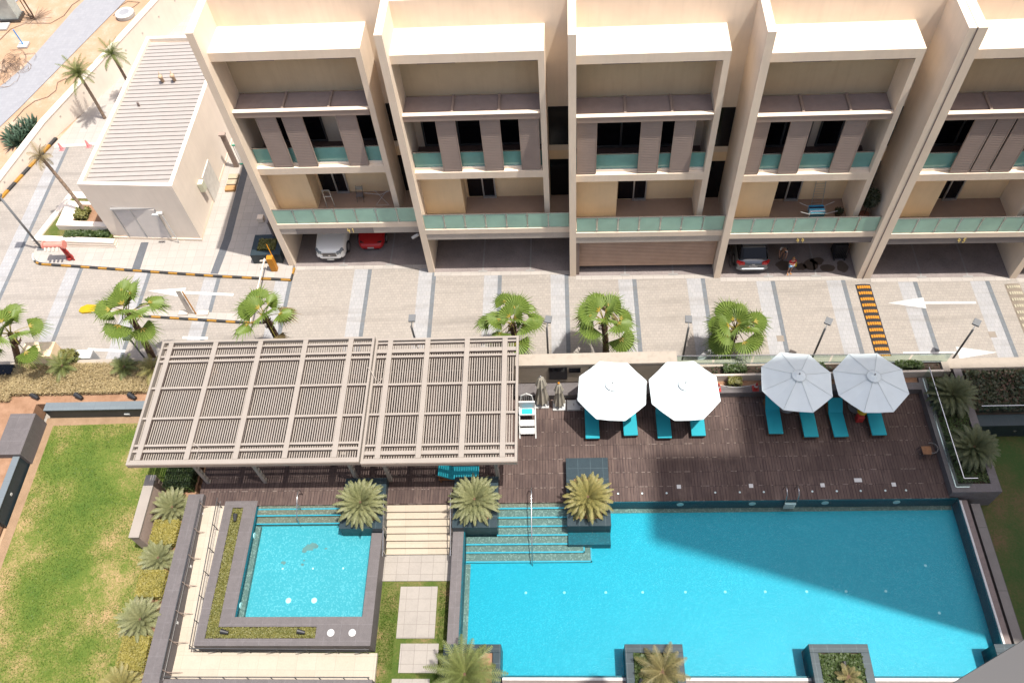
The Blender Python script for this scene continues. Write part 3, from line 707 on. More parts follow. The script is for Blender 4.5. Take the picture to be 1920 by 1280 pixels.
# ---------------- main pool
mp_ = thing('swimming_pool', 'large rectangular blue swimming pool with white overflow edge', 'swimming pool', (7,12,0))
FZ = .62
MB().box(-4.97,8.3,.4,18.8,16.4,FZ).build('pool_floor', M['poolfloor'], mp_)
MB().box(-5.03,8.2,.4,-4.97,16.4,D-.06).build('side_lining', M['poolwall'], mp_, 'left wall lining')
MB().box(2.0,16.36,FZ,18.8,16.399,D-.03).build('side_lining', M['poolwall'], mp_, 'deck side wall lining')
MB().box(18.8,8.3,.2,18.84,16.36,D-.1).build('side_lining', M['poolwall'], mp_, 'right wall lining')
MB().box(-3,8.2,.2,18.8,8.3,D-.12).build('side_lining', M['poolwall'], mp_, 'near wall lining')
MB().box(18.84,7.6,.2,18.93,16.3,D-.04).build('overflow_lip', M['mark'], mp_)
MB().box(-3.0,8.08,.2,18.84,8.2,D-.04).build('overflow_lip', M['mark'], mp_)
MB().box(18.93,7.0,.1,19.2,16.3,D-.06).build('overflow_ledge', M['pinkgranite'], mp_)
MB().box(-3.0,6.9,.1,18.93,8.08,D-.06).build('overflow_ledge', M['pinkgranite'], mp_)
MB().box(-5.55,7.0,.0,-5.03,15.0,D).build('coping', M['slate'], mp_)
MB().box(-4.96,8.31,.7,18.79,16.35,D-.09).build('water', M['water'], mp_) if False else None
mb = MB(); mb.sheet([(-4.969,8.201),(18.84,8.201),(18.84,16.40),(-4.969,16.40)], D-.085); mb.build('water', M['water'], mp_)
# entry steps
zs = [1.38-.108*i for i in range(7)]
ys = [16.12,15.68,15.27,14.86,14.44,14.07,13.64]
xr = [.05,.05,.05,.05,.5,.84,1.18]; xl = [-3.43]*4+[-4.95]*3
for i in range(7):
    y1 = 16.4 if i == 0 else ys[i-1]
    if i < 4: mb = MB().box(xl[i], ys[i], FZ-.05, xr[i], y1, zs[i])
    else:
        mb = MB().box(xl[i], ys[i], FZ-.05, xr[i], y1, zs[i])
        mb.box(xr[i-1] if i > 4 else .05, y1, FZ-.05, xr[i], 15.0, zs[i])
    mb.build('pool_step', M['stepbrown'] if i == 0 else M['steptile'], mp_)
    mb = MB().box(xl[i], ys[i]-.004, zs[i]-.01, xr[i], ys[i]+.07, zs[i]+.004)
    if i >= 4: mb.box(xr[i]-.06, ys[i], zs[i]-.01, xr[i]+.004, 14.98, zs[i]+.004)
    mb.build('step_nosing', M['nosing'], mp_)
MB().box(2.0,16.15,FZ,18.75,16.36,FZ+.03).build('floor_band', M['steptile'], mp_)
MB().box(-4.96,8.3,FZ,-4.72,13.6,FZ+.03).build('floor_band', M['steptile'], mp_)
MB().box(.06,14.35,FZ-.05,2.1,15.0,1.15).build('underwater_ledge', M['poolwall'], mp_)
def disc(mb, x, y, z, r, n=14, h=.012): mb.lathe(x, y, [(r, z), (r, z+h*.6), (r*.8, z+h)], n)
M['floorlens'] = plain('floor_lens', (.2,.4,.44), .3)
M['lens'] = plain('light_lens', (.42,.52,.52), .3)
for (x,y) in ((-2.02,12.2),(-.19,12.2),(1.77,12.2),(3.5,12.2),(5.5,12.2),(7.35,12.2),(9.2,12.2),(11.1,12.2),(12.9,12.2),(14.7,12.2),(16.8,13.4),(16.85,11.2)):
    mb = MB(); disc(mb, x, y, FZ, .065); mb.build('floor_light', M['floorlens'], mp_)
for x in (5.6,9.1,12.6,16.0):
    mb = MB(); mb.tube([(x,16.37,1.18),(x,16.33,1.18)], .17, 14); mb.build('wall_light', M['lens'], mp_)
# handrail & ladder
hr = thing('pool_handrail', 'steel handrail running down the big pool steps', 'handrail', (-1.55,16.5,D))
MB().tube([(-1.7,16.95,D),(-1.7,16.95,D+.6),(-1.7,16.75,D+.82),(-1.7,16.4,D+.78),(-1.7,14.9,D+.25),(-1.7,13.6,D-.45),(-1.7,13.5,FZ)], .025, 8).tube([(-1.7,16.3,D-.15),(-1.7,16.3,D+.76)], .022, 6).tube([(-1.7,15.0,.95),(-1.7,15.0,D+.28)], .022, 6).build('rail', M['steel'], hr, smooth=True)
ld = thing('pool_ladder', 'steel pool ladder with two curved rails at the deck edge', 'ladder', (10.9,16.9,D))
for x in (10.62,11.18):
    MB().tube([(x,16.95,D),(x,16.92,D+.45),(x,16.8,D+.62),(x,16.6,D+.66),(x,16.42,D+.55),(x,16.33,D+.3),(x,16.31,FZ+.2)], .022, 8).build('rail', M['steel'], ld, smooth=True)
for z in (1.3,1.05,.85): MB().box(10.64,16.2,z,11.16,16.33,z+.03).build('rung', M['white'], ld)
hr = thing('pool_handrail', 'steel handrail on the steps of the small pool', 'handrail', (-13.3,16.6,D))
MB().tube([(-13.35,16.95,D),(-13.35,16.95,D+.6),(-13.35,16.75,D+.8),(-13.35,16.4,D+.74),(-13.35,15.6,D+.3),(-13.35,15.45,1.0)], .025, 8).tube([(-13.35,16.2,D-.1),(-13.35,16.2,D+.68)],.02,6).build('rail', M['steel'], hr, smooth=True)
# deck lights
for i, (x, y) in enumerate(((5.58,17.15),(9.1,17.15),(12.55,17.14),(14.3,17.38),(15.95,17.13))):
    single('deck_drain', MB().box(x-.1,y-.1,D-.01,x+.1,y+.1,D+.012) if i != 3 else MB().box(x-.18,y-.1,D-.01,x+.18,y+.1,D+.014), M['white'],
        ['small white square plate in the deck, leftmost of the row','small white square plate in the deck, left of the pool ladder','small white square plate in the deck, right of the pool ladder','widest white plate in the deck, set back from the row','small white square plate in the deck, rightmost of the row'][i], 'deck plate', 'white plates in the deck')
ORD = ['first','second','third','fourth','fifth','sixth','seventh','eighth','ninth','tenth','eleventh']
for i, x in enumerate((2.57,3.75,4.95,7.32,8.51,9.67,12.0,13.17,14.31,15.48,16.46)):
    mb = MB(); disc(mb, x, 16.82, D, .05); single('deck_light', mb, M['lens'], 'tiny round light in the deck edge along the pool, '+ORD[i]+' from the left', 'light', 'round lights along the deck edge')
# ---------------- kid pool
kp_ = thing('paddling_pool', 'small square pale blue pool with raised slate border', 'swimming pool', (-12.5,13,0))
KF = 1.02
MB().box(-15.55,10.87,.4,-9.57,16.0,KF).build('pool_floor', M['kidfloor'], kp_)
MB().box(-15.62,10.8,.4,-15.55,16.35,D-.03).build('side_lining', M['poolwall'], kp_)
MB().box(-15.55,10.9,KF,-15.3,15.4,KF+.22).build('bench_ledge', M['steptile'], kp_)
MB().box(-15.55,15.86,.4,-11.1,16.4,1.40).build('pool_step', M['stepbrown'], kp_)
MB().box(-15.55,15.48,.4,-11.1,15.86,1.26).build('pool_step', M['stepbrown'], kp_)
for y, z in ((16.2,1.405),(15.86,1.405),(15.48,1.265)): MB().box(-15.54,y-.004,z-.01,-11.1,y+.06,z+.004).build('step_nosing', M['nosing'], kp_)
MB().sheet([(-15.55,10.87),(-9.57,10.87),(-9.57,16.4),(-15.55,16.4)], D-.07).build('water', M['water'], kp_)
MB().box(-9.57,9.54,.2,-9.05,14.9,D).build('coping', M['slate'], kp_)
MB().box(-16.3,10.4,.2,-15.62,16.65,D+.006).build('coping', M['slate'], kp_)
MB().box(-15.62,10.4,.2,-9.57,10.85,D).build('coping', M['slate'], kp_)
MB().box(-17.3,9.54,.2,-16.85,16.65,D+.006).build('coping', M['slate'], kp_)
MB().box(-16.85,9.54,.2,-9.57,9.87,D).build('coping', M['slate'], kp_)
MB().box(-11.65,9.87,.2,-9.57,10.4,D-.001).build('coping', M['slate'], kp_)
MB().box(-16.85,16.3,.2,-16.3,16.65,D+.005).build('coping', M['slate'], kp_)
MB().box(-16.85,9.87,.2,-16.3,16.3,D-.12).box(-16.3,9.87,.2,-11.65,10.4,D-.12).build('planting_bed', M['darksoil'], kp_)
for (x,y) in ((-10.95,10.12),(-9.95,10.12)):
    mb = MB(); disc(mb, x, y, D, .17, 18, .03); mb.build('coping_light', M['white'], kp_)
for (x,y) in ((-13.9,13.3),(-12.4,13.3),(-10.9,13.3)): mb = MB(); disc(mb, x, y, KF, .05); mb.build('floor_inlet', M['lens'], kp_)
for (x,y) in ((-13.35,11.75),(-12.1,11.75)): mb = MB(); disc(mb, x, y, KF, .14); mb.build('floor_drain', M['lens'], kp_)
for y in (14.9,11.45): mb = MB(); mb.tube([(-15.54,y,1.28),(-15.5,y,1.28)], .15, 14); mb.build('wall_light', M['lens'], kp_)
mb = MB(); rnd = random.Random(3)
for (cx, cy, r) in ((-12.75,14.35,.2),(-12.55,14.45,.17),(-12.95,14.2,.1),(-11.9,14.3,.05),(-12.9,13.7,.04),(-12.95,13.5,.06),(-13.9,13.6,.1)):
    n = 9; mb.sheet([(cx+r*rnd.uniform(.6,1.3)*math.cos(6.28*i/n)*1.4, cy+r*rnd.uniform(.6,1.2)*math.sin(6.28*i/n)) for i in range(n)], KF+.004+.003*rnd.random())
mb.build('worn_patch', plain('worn_tile', (.10,.15,.145), .7), kp_)
# ---------------- ramp around small pool
def rz(x, y): return D-.7*min(1, max(0, (16.4-y)/7.0))
rp = thing('ramp', 'cream tiled ramp wrapping round the left and front of the small pool', 'ramp', (-18,9,0))
mb = MB(); mb.prism([(-18.35,9.45),(-17.3,9.45),(-17.3,16.42),(-18.35,16.42)], .1, rz); mb.build('ramp_floor', M['ramp'], rp)
mb = MB(); mb.prism([(-18.35,8.1),(-8.9,8.1),(-8.9,9.45),(-18.35,9.45)], .1, lambda x,y: .8-.25*min(1,max(0,(x+18)/9))); mb.build('ramp_floor', M['ramp'], rp)
sw = thing('low_wall', 'long slate topped wall between the hedges and the ramp', 'wall', (-18.7,12,0))
MB().box(-19.15,7.0,.1,-18.35,16.9,1.85).build('wall', M['slate'], sw)
for y in (16.0,13.3,10.6): MB().box(-18.36,y-.06,1.35,-18.32,y+.06,1.5).build('wall_light', M['white'], sw)
single('low_wall', MB().box(-18.35,7.0,.1,-8.8,8.1,1.45), M['slate'], 'slate topped wall along the bottom of the ramp', 'wall')
t, P3 = railing('ramp_railing', 'dark railing with slanted braces on the outer wall of the ramp', [(-18.3,16.5,1.55),(-18.3,8.0,1.25)], .7, mids=1, group='railings of the ramp')
posts_along(t, (-18.3,16.3,1.2), (-18.3,8.4,.9), 7, 1.0, brace=(.45,.12,-.1), mat=M['louvre'])
t, P3 = railing('ramp_railing', 'dark railing on the pool side of the ramp, along its left leg', [(-17.4,16.5,1.45),(-17.4,9.35,.8)], .85, mids=1, group='railings of the ramp')
posts_along(t, (-17.4,16.3,1.35), (-17.4,9.5,.85), 7, .9)
t, P3 = railing('ramp_railing', 'dark railing with slanted braces below the small pool border', [(-17.4,9.4,.8),(-9.1,9.4,.6)], .8, mids=1, group='railings of the ramp')
posts_along(t, (-16.2,9.42,.7), (-9.3,9.42,.6), 6, .85, brace=(-.5,-.1,.55))
t, P3 = railing('ramp_railing', 'dark railing on the bottom wall of the ramp', [(-18.3,8.15,1.1),(-8.9,8.15,1.1)], .55, mids=0, group='railings of the ramp')
posts_along(t, (-17.8,8.15,1.0), (-9.0,8.15,1.0), 9, .65)
# louvre screen
sc_ = thing('louvre_screen', 'long beige ribbed screen box between the lawn and the hedges', 'screen', (-21.3,16.2,0))
mb = MB(); n = 16
for i in range(n): mb.box(-21.5,14.55,.36+i*.105,-21.02,17.85,.44+i*.105)
mb.box(-21.48,14.57,.35,-21.04,17.83,2.02); mb.build('ribbed_body', M['louvre'], sc_)
MB().box(-21.52,14.53,2.02,-21.0,17.87,2.12).build('top', M['pergola'], sc_)
single('planter_edge', MB().box(-20.95,6.5,.2,-20.8,14.5,1.05), M['slate'], 'thin slate edging between the lawn and the clipped hedges', 'edging')
struct('hedge_bed', MB().box(-20.8,6.5,.2,-19.15,24,1.1), M['soil'])
# ---------------- cycad planters
def box_planter(label, x0, y0, x1, y1, z0, z1, wd, mat, soil, name='planter', ya=None, soilz=None, group=None):
    t = thing(name, label, 'planter', ((x0+x1)/2,(y0+y1)/2,z0), 0, group)
    yb = ya if ya else y1-wd
    mb = MB(); mb.box(x0,y0,z0,x1,y0+wd,z1).box(x0,y0+wd,z0,x0+wd,yb,z1).box(x1-wd,y0+wd,z0,x1,yb,z1).box(x0,yb,z0,x1,y1,z1)
    mb.build('box', mat, t, bevel=.012)
    MB().box(x0+wd,y0+wd,z0,x1-wd,yb,soilz or z1-.12).build('soil', soil, t)
    return t
box_planter('dark granite planter with a cycad between the small pool and the steps', -11.1,14.93,-8.98,17.6,.5,2.0,.42,M['granite'],M['soil'],ya=17.1)
box_planter('dark granite planter with a cycad between the steps and the big pool', -5.55,14.93,-3.36,17.6,.5,2.0,.42,M['granite'],M['soil'],ya=17.1)
box_planter('dark granite planter with a long flat top and a yellow green cycad', 0.02,14.96,2.12,18.55,.5,2.0,.38,M['granite'],M['soil'],ya=17.45)
PLW = ['dark granite planter at the bottom of the photo holding a feather palm', 'dark granite planter in the near pool edge with a yellowish palm', 'dark granite planter in the near pool edge with a cut palm stump', 'dark granite planter at the near right corner of the pool']
for i, (x0, x1) in enumerate(((-5.62,-3.05),(2.42,4.95),(10.38,12.9),(18.2,20.7))):
    box_planter(PLW[i], x0, 6.2, x1, 9.5, .5, 1.95, .36, M['granite'], M['soil'] if i == 0 else M['darksoil'], group='granite planters along the near pool edge')
# ---------------- wall at rear of deck
rw_ = thing('deck_wall', 'beige slatted wall with a wide cream top behind the umbrellas', 'wall', (2,23.5,D))
MB().box(-2.6,23.12,D,5.75,23.6,3.55).build('wall', M['plaster'], rw_)
MB().box(-2.6,23.02,3.55,5.85,23.72,3.72).build('wall_top', M['wallcream'], rw_)
mb = MB()
for i in range(16): mb.box(-2.6,23.03,1.98+i*.097,5.8,23.115,2.045+i*.097)
mb.box(-2.6,23.08,1.9,5.8,23.119,3.55); mb.build('slats', plain('slat_wall', (.27,.225,.175), .6, 0, .06), rw_)
for (x0, x1, z0, z1) in ((-.75,.2,2.35,3.45),(.3,.9,3.0,3.4),(1.35,1.75,2.9,3.4),(2.15,2.6,2.95,3.4)): MB().box(x0,22.98,z0,x1,23.03,z1).build('recessed_panel', M['window'], rw_)
single('stone_bench', MB().box(-2.6,22.25,D,5.3,23.0,1.95), M['slate'], 'long slate bench in front of the slatted wall', 'bench')
# planters right of it
tp = thing('planter', 'two step planter with scrubby plants behind the umbrellas', 'planter', (12,23,D))
MB().box(5.3,22.2,D,18.4,22.62,1.95).build('front_coping', M['slate'], tp)
MB().box(5.3,22.62,D,18.4,23.0,1.8).build('front_soil', M['soil'], tp)
MB().box(5.85,23.0,D,19.6,23.12,2.35).build('mid_wall', M['concrete'], tp)
MB().box(5.85,23.12,D,19.6,23.62,2.2).build('rear_soil', M['darksoil'], tp)
MB().box(5.85,23.62,.0,19.9,24.05,2.3).build('rear_wall', M['wallcream'], tp)
mb = MB(); mb.box(19.6,23.0,1.0,19.95,23.62,2.35); mb.build('end_wall', M['wallcream'], tp)
def glassrail(name, label, pts, z0, z1, n, rail=True):
    t = thing(name, label, 'glass railing', (*pts[0], z0))
    for a, b in zip(pts[:-1], pts[1:]):
        a, b = Vector((*a,0)), Vector((*b,0)); L = (b-a).length; m_ = max(1, round(L/n))
        for i in range(m_):
            p, q_ = a.lerp(b, i/m_+.004), a.lerp(b, (i+1)/m_-.004); nn = (q_-p).normalized().cross(Vector((0,0,1)))*.008
            MB().prism([(p+nn)[:2],(q_+nn)[:2],(q_-nn)[:2],(p-nn)[:2]], z0, z1).build('glass_pane', M['clearglass'], t)
        if rail:
            MB().bar((a.x,a.y,z1+.015), (b.x,b.y,z1+.015), .035, .03).build('top_rail', M['steel'], t)
            MB().bar((a.x,a.y,z0-.0), (b.x,b.y,z0-.0), .05, .05).build('base_rail', M['steel'], t)
glassrail('glass_railing', 'clear glass railing on the wall between the road and the deck', [(5.9,23.8),(19.95,23.6)], 2.32, 3.1, 1.9)
# right planter
rpn = thing('planter', 'long slate planter with two shaded cycads at the right end of the deck', 'planter', (19.5,20,0))
MB().box(18.4,16.5,.2,18.78,22.9,1.95).build('coping', M['slate'], rpn)
MB().box(20.3,16.5,.2,20.7,23.4,1.95).build('coping', M['slate'], rpn)
MB().box(18.78,16.5,.2,20.3,16.92,1.95).build('coping', M['slate'], rpn)
MB().box(18.78,16.92,.2,20.3,23.0,1.82).build('soil', M['darksoil'], rpn)
glassrail('glass_railing', 'clear glass railing standing in the right hand planter', [(18.62,22.9),(18.62,16.75),(19.25,16.75)], 1.95, 2.95, 2.1)
# right raised garden
rg = thing('raised_bed', 'shaded raised garden bed with dark slate front at the right edge', 'garden bed', (24,22,0))
MB().box(20.72,20.9,.3,32,23.4,1.55).build('soil', M['darksoil'], rg)
MB().box(20.72,20.25,.3,32,20.9,1.5).build('coping', M['granite_d'], rg)
MB().box(20.0,23.4,.0,34,24.0,2.0).build('rear_wall', M['wallcream'], rg)
MB().box(22.8,20.22,.85,22.95,20.26,.95).build('wall_light', M['steel'], rg)
glassrail('glass_railing', 'glass railing in front of the shaded raised garden bed', [(20.9,20.95),(32,20.95)], 1.5, 2.3, 3.5)
# overflow channel side
struct('overflow_channel', MB().box(19.2,7,.2,19.42,16.2,.75), M['granite_d'])
single('channel_wall', MB().box(19.42,6,.2,19.85,16.2,1.25), M['copingstone'], 'weathered stone channel wall right of the big pool', 'wall')
# left retaining walls
lw = thing('retaining_wall', 'dark slate retaining wall along the far side of the lawn', 'wall', (-25,22.5,0))
MB().box(-29.0,22.3,.2,-20.9,22.75,1.22).build('wall', M['granite_d'], lw)
MB().box(-29.0,22.27,1.22,-20.9,22.78,1.27)  .build('coping', M['coping_blue'], lw)
MB().box(-24.6,22.26,.6,-24.3,22.3,.72).build('wall_light', M['white'], lw)
lb = single('slate_block', MB().box(-30.6,19.45,.2,-29.15,21.95,1.55), M['slate'], 'big slate clad block at the corner of the lawn', 'wall block', bevel=.01)
single('slate_block', MB().box(-31.6,15.0,.2,-29.75,15.9,1.7).box(-31,13.2,.2,-29.9,15.0,1.5), M['slate'], 'slate clad block at the left edge of the photo', 'wall block')
lw2 = thing('retaining_wall', 'dark slate retaining wall with pale coping at the left edge of the lawn', 'wall', (-29.3,18,0))
MB().box(-29.65,15.9,.2,-29.35,19.45,1.25).build('wall', M['granite_d'], lw2)
MB().box(-29.7,15.9,1.25,-29.32,19.45,1.3)  .build('coping', M['coping_blue'], lw2)
MB().box(-29.36,17.4,.75,-29.33,17.55,.88).build('wall_light', M['white'], lw2)
struct('garden_bed', MB().box(-40,5,.1,-29.65,22.8,1.12) , M['soil'], 'raised bed of red soil')
struct('road_bank', MB().box(-40,22.8,.1,-19,25.25,1.1), M['soil'], 'planted bank beside the road')
single('road_wall', MB().box(-40,25.25,0,-2.7,25.6,1.3), M['wallcream'], 'low cream wall between the hedge bank and the road', 'wall')
single('road_wall', MB().box(-2.7,24.35,0,5.9,24.6,1.3), M['wallcream'], 'low cream wall behind the slatted wall', 'wall')
# guard structures by the left bottom road
gb = thing('beige_cabinet', 'big beige cabinet box beside the road at the left', 'cabinet', (-30,25.6,0))
MB().box(-30.95,25.3,.9,-29.15,26.3,2.2).build('body', plain('beige_paint', (.72,.55,.36), .6, 0, .15, 2), gb, bevel=.02)
gb = thing('white_cabinet', 'white ribbed cabinet behind the round bush beside the road', 'cabinet', (-28,26,0))
MB().box(-28.9,25.7,0,-27.35,26.3,1.3).build('body', M['white'], gb, bevel=.02)
mb = MB(); 
for i in range(9): mb.box(-27.36,25.72+i*.06,.1,-27.33,25.75+i*.06,1.25)
mb.build('ribs', M['alu'], gb)
single('dark_canopy', MB().box(-34,24.6,1.3,-31.6,25.25,1.5), M['window'], 'dark panel at the left edge beside the leaning palm', 'panel')
# ================================================================ PERGOLA
def pergola(label, x0, x1, y0, y1, z, ybeams, xbeams, wide, sx):
    t = thing('pergola', label, 'pergola', ((x0+x1)/2,(y0+y1)/2,D), 0, 'slatted pergola roofs')
    mt = M['pergola']
    MB().box(x0,y0,z-.32,x1,y0+.14,z).build('fascia', mt, t); MB().box(x0,y1-.12,z-.32,x1,y1,z).build('fascia', mt, t)
    MB().box(x0,y0+.14,z-.32,x0+.12,y1-.12,z).build('fascia', mt, t); MB().box(x1-.12,y0+.14,z-.32,x1,y1-.12,z).build('fascia', mt, t)
    MB().box(x0+.12,y0+.14,z-.31,x1-.12,y0+.26,z-.04).build('fascia', mt, t)
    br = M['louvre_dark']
    MB().box(x0+.01,y0-.015,z-.30,x1-.01,y0,z-.05).build('fascia_face', M['louvre'], t)
    for x in ybeams:
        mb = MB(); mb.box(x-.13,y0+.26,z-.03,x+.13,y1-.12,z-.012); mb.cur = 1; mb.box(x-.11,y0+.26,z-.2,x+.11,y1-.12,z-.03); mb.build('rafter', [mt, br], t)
    for y, wd in xbeams:
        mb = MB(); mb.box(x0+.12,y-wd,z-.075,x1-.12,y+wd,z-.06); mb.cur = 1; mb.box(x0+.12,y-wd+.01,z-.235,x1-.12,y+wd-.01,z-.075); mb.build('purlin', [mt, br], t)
    mb = MB(); n = int((x1-x0-.3)/sx)
    for i in range(n):
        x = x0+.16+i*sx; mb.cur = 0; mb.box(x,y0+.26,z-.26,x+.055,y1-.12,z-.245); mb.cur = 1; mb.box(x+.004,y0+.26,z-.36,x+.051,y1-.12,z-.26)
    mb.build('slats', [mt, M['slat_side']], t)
    return t
y0, y1 = 17.05, 24.2
pl_ = pergola('larger left slatted pergola roof, slightly raised', -21.05,-9.72,y0,y1,5.0, [-20.55,-18.15,-15.75,-13.35,-10.95], [(y0+.75,.07),(y0+1.05,.06),(y0+2.55,.06),(y0+4.3,.06),(y0+5.9,.06),(y0+6.2,.06),(y0+6.75,.05)], 0, .118)
pr_ = pergola('smaller right slatted pergola roof beside the umbrellas', -9.68,-2.25,y0-.02,y1-.06,4.85, [-8.9,-6.95,-4.9,-2.95], [(y0+.55,.1),(y0+.95,.06),(y0+2.65,.06),(y0+4.35,.06),(y0+6.0,.06),(y0+6.35,.11),(y0+6.85,.05)], 0, .122)
for t, xs in ((pl_, (-18.4,-15.4,-10.6)), (pr_, (-8.9,-3.4))):
    for x in xs:
        for y in (17.7, 23.4): MB().box(x-.09,y-.09,D,x+.09,y+.09,4.66).build('post', M['pergola'] if y < 20 else M['louvre'], t)
# dangling cables on the roof
for i, (a, b, c) in enumerate((((-9.9,22.3,5.02),(-9.7,22.1,5.05),(-9.4,21.6,4.9)), ((-18.0,18.2,5.0),(-17.6,17.9,5.02),(-17.7,17.5,5.0)))):
    mb = MB(); mb.tube([a, b, c, (c[0]+.3,c[1]+.1,c[2]), (c[0]+.1,c[1]-.3,c[2])], .012, 5)
    single('cable', mb, M['concrete'], ['thin loose cable on the seam between the pergola roofs','thin loose cable on the left pergola roof'][i], 'cable')
# posts/back screen under pergola: ribbed rear wall
mb = MB()
for i in range(20): mb.box(-19,24.22,D+i*.1,-2.7,24.3,D+.06+i*.1)
single('rear_screen', mb, M['louvre'], 'brown slatted screen under the far side of the pergola', 'screen')
# teal loungers stored below
def lounger(x, y, rz_, label, back=R_(35), cush=True, tex=None):
    t = bpy.data.objects.new('sun_lounger', None); C.objects.link(t); t.location = (x,y,D); t.rotation_euler = (0,0,rz_)
    tag(t, label, 'sun lounger', 'teal sun loungers on the deck'); return t
def lounger_parts(t):
    mb = MB()
    mb.box(-.36,0,.2,-.30,2.0,.28).box(.30,0,.2,.36,2.0,.28).box(-.3,0,.2,.3,.06,.28).box(-.3,1.94,.2,.3,2.0,.28)
    for i in range(14): mb.box(-.3,.1+i*.1,.25,.3,.16+i*.1,.27)
    mb.build('frame', M['teak'], t, local=True)
    for (a, b) in ((-.33,.08),(.33,.08),(-.33,1.9),(.33,1.9)): MB().box(a-.03,b-.04,0,a+.03,b+.04,.2).build('leg', M['teak'], t, local=True)
    mb = MB(); mb.box(-.36,-.03,.28,.36,1.38,.38); mb.build('seat_cushion', M['cushion'], t, local=True, bevel=.025)
    L = .78; a = R_(38); c, s = math.cos(a), math.sin(a)
    mb = MB(Matrix.Translation((0,1.38,.30)) @ Matrix.Rotation(a,4,'X')); mb.box(-.36,.01,0,.36,L,.1); mb.build('back_cushion', M['cushion'], t, local=True, bevel=.025)
    mb = MB(Matrix.Translation((0,1.38,.27)) @ Matrix.Rotation(a,4,'X'))
    mb.box(-.36,.0,-.05,-.31,L,0).box(.31,0,-.05,.36,L,0)
    for i in range(6): mb.box(-.31,.08+i*.12,-.03,.31,.13+i*.12,-.01)
    mb.build('back_frame', M['teak'], t, local=True)
    for sx_ in (-1,1):
        mb = MB(); mb.tube([(sx_*.3,1.7,.25),(sx_*.3,1.85,.6)], .018, 5); mb.build('back_strut', M['teak'], t, local=True)
LN = [(1.42,19.74,'under the first umbrella from the pergola, left one'),(3.38,19.88,'under the first umbrella from the pergola, right one in sun'),(5.08,19.7,'under the second umbrella from the pergola, left one'),(6.8,19.8,'under the second umbrella from the pergola, right one in sun'),
      (10.68,19.85,'left of the round base of the third umbrella'),(12.4,19.64,'right of the round base of the third umbrella'),(13.87,19.62,'left of the round base of the fourth umbrella'),(15.75,19.68,'right of the fourth umbrella base, beside the yellow item')]
L0 = None
for i, (x, y, l) in enumerate(LN):
    lab = 'teal sun lounger '+l
    if L0 is None: L0 = lounger(x, y, 0, lab); lounger_parts(L0)
    else: copytree(L0, (x, y, D), [0,.02,0,-.01,-.02,0,.02,0][i], lab)
copytree(L0, (-4.4,17.9,D), R_(90), 'teal sun lounger stored under the right end of the pergola')
# umbrellas
M['canvas_s'] = M['canvas']
def umbrella_parts(t, rot):
    n = 8; r = 1.83; sm = MB()
    for k in range(8):
        a = 2*math.pi*k/8+rot; pr_ = [(rr*math.cos(a), rr*math.sin(a), 2.42+z+.018) for (rr, z) in ((.3,.515),(.7,.36),(1.05,.24),(1.45,.11),(1.83,0))]
        sm.tube(pr_, .009, 4)
    n = 8; r = 1.83; prof = [(0,.62),(.25,.56),(.95,.335),(1.0,.0)]
    vs, fs = [], []
    rings = [(.06,.60),(.35,.50),(.7,.36),(1.05,.24),(1.45,.11),(r,0)]
    for (rr, z) in rings:
        for k in range(n*2):
            a = 2*math.pi*k/(n*2)+rot; f = 1 if k % 2 == 0 else math.cos(math.pi/n)
            dip = 0 if k % 2 == 0 else .045*(rr/r)
            vs.append((rr*f*math.cos(a), rr*f*math.sin(a), 2.42+z-dip))
    m_ = n*2
    for i in range(len(rings)-1):
        for k in range(m_): fs.append((i*m_+k, (i+1)*m_+k, (i+1)*m_+(k+1)%m_, i*m_+(k+1)%m_))
    mb = MB(); mb.add(vs, fs); 
    c_ = mb.build('canopy', M['canvas'], t, local=True)
    md = c_.modifiers.new('s','SOLIDIFY'); md.thickness = .012
    vs, fs = [], []
    for (rr, z) in ((.02,.72),(.16,.68),(.34,.575)):
        for k in range(16):
            a = 2*math.pi*k/16+rot; vs.append((rr*math.cos(a), rr*math.sin(a), 2.42+z-(.012 if k%2 else 0)))
    for i in range(2):
        for k in range(16): fs.append((i*16+k, (i+1)*16+k, (i+1)*16+(k+1)%16, i*16+(k+1)%16))
    v_ = MB(); v_.add(vs, fs); v_.build('vent_cap', M['canvas'], c_, local=True); sm.build('seams', M['seam'], c_, local=True)
    hb = MB(); hb.tube([(.345*math.cos(6.283*k/16+rot), .345*math.sin(6.283*k/16+rot), 2.42+.572) for k in range(17)], .012, 4, False); hb.build('vent_hem', M['seam'], c_, local=True)
    MB().tube([(0,0,2.9),(0,0,3.2)], [.03,.035], 8).build('finial', M['grey'], t, local=True)
    MB().tube([(0,0,.05),(0,0,3.1)], .025, 8).build('pole', M['alu'], t, local=True, smooth=True)
    mb = MB(); mb.lathe(0,0,[(.46,0),(.47,.05),(.40,.1),(.12,.13),(.05,.35)], 24); mb.build('base', M['grey'], t, local=True, smooth=False)
    for k in range(n):
        a = 2*math.pi*k/n+rot; mb = MB(); mb.tube([(.05*math.cos(a),.05*math.sin(a),2.98),(1.8*math.cos(a),1.8*math.sin(a),2.40)], .012, 5); mb.build('rib', M['alu'], t, local=True)
UM = [(2.42,21.32,.30,'white octagonal umbrella nearest the pergola, in full sun'),(6.0,21.25,.42,'white octagonal umbrella second from the pergola, in full sun'),(11.55,21.62,.27,'shaded bluish octagonal umbrella third from the pergola'),(15.12,21.5,.40,'shaded bluish octagonal umbrella at the right end of the row')]
U0 = None
for (x, y, r, l) in UM:
    if U0 is None:
        U0 = bpy.data.objects.new('umbrella', None); C.objects.link(U0); U0.location = (x,y,D); U0.rotation_euler = (0,0,r); tag(U0, l, 'umbrella', 'octagonal umbrellas over the loungers'); umbrella_parts(U0, 0)
    else: copytree(U0, (x,y,D), r, l)
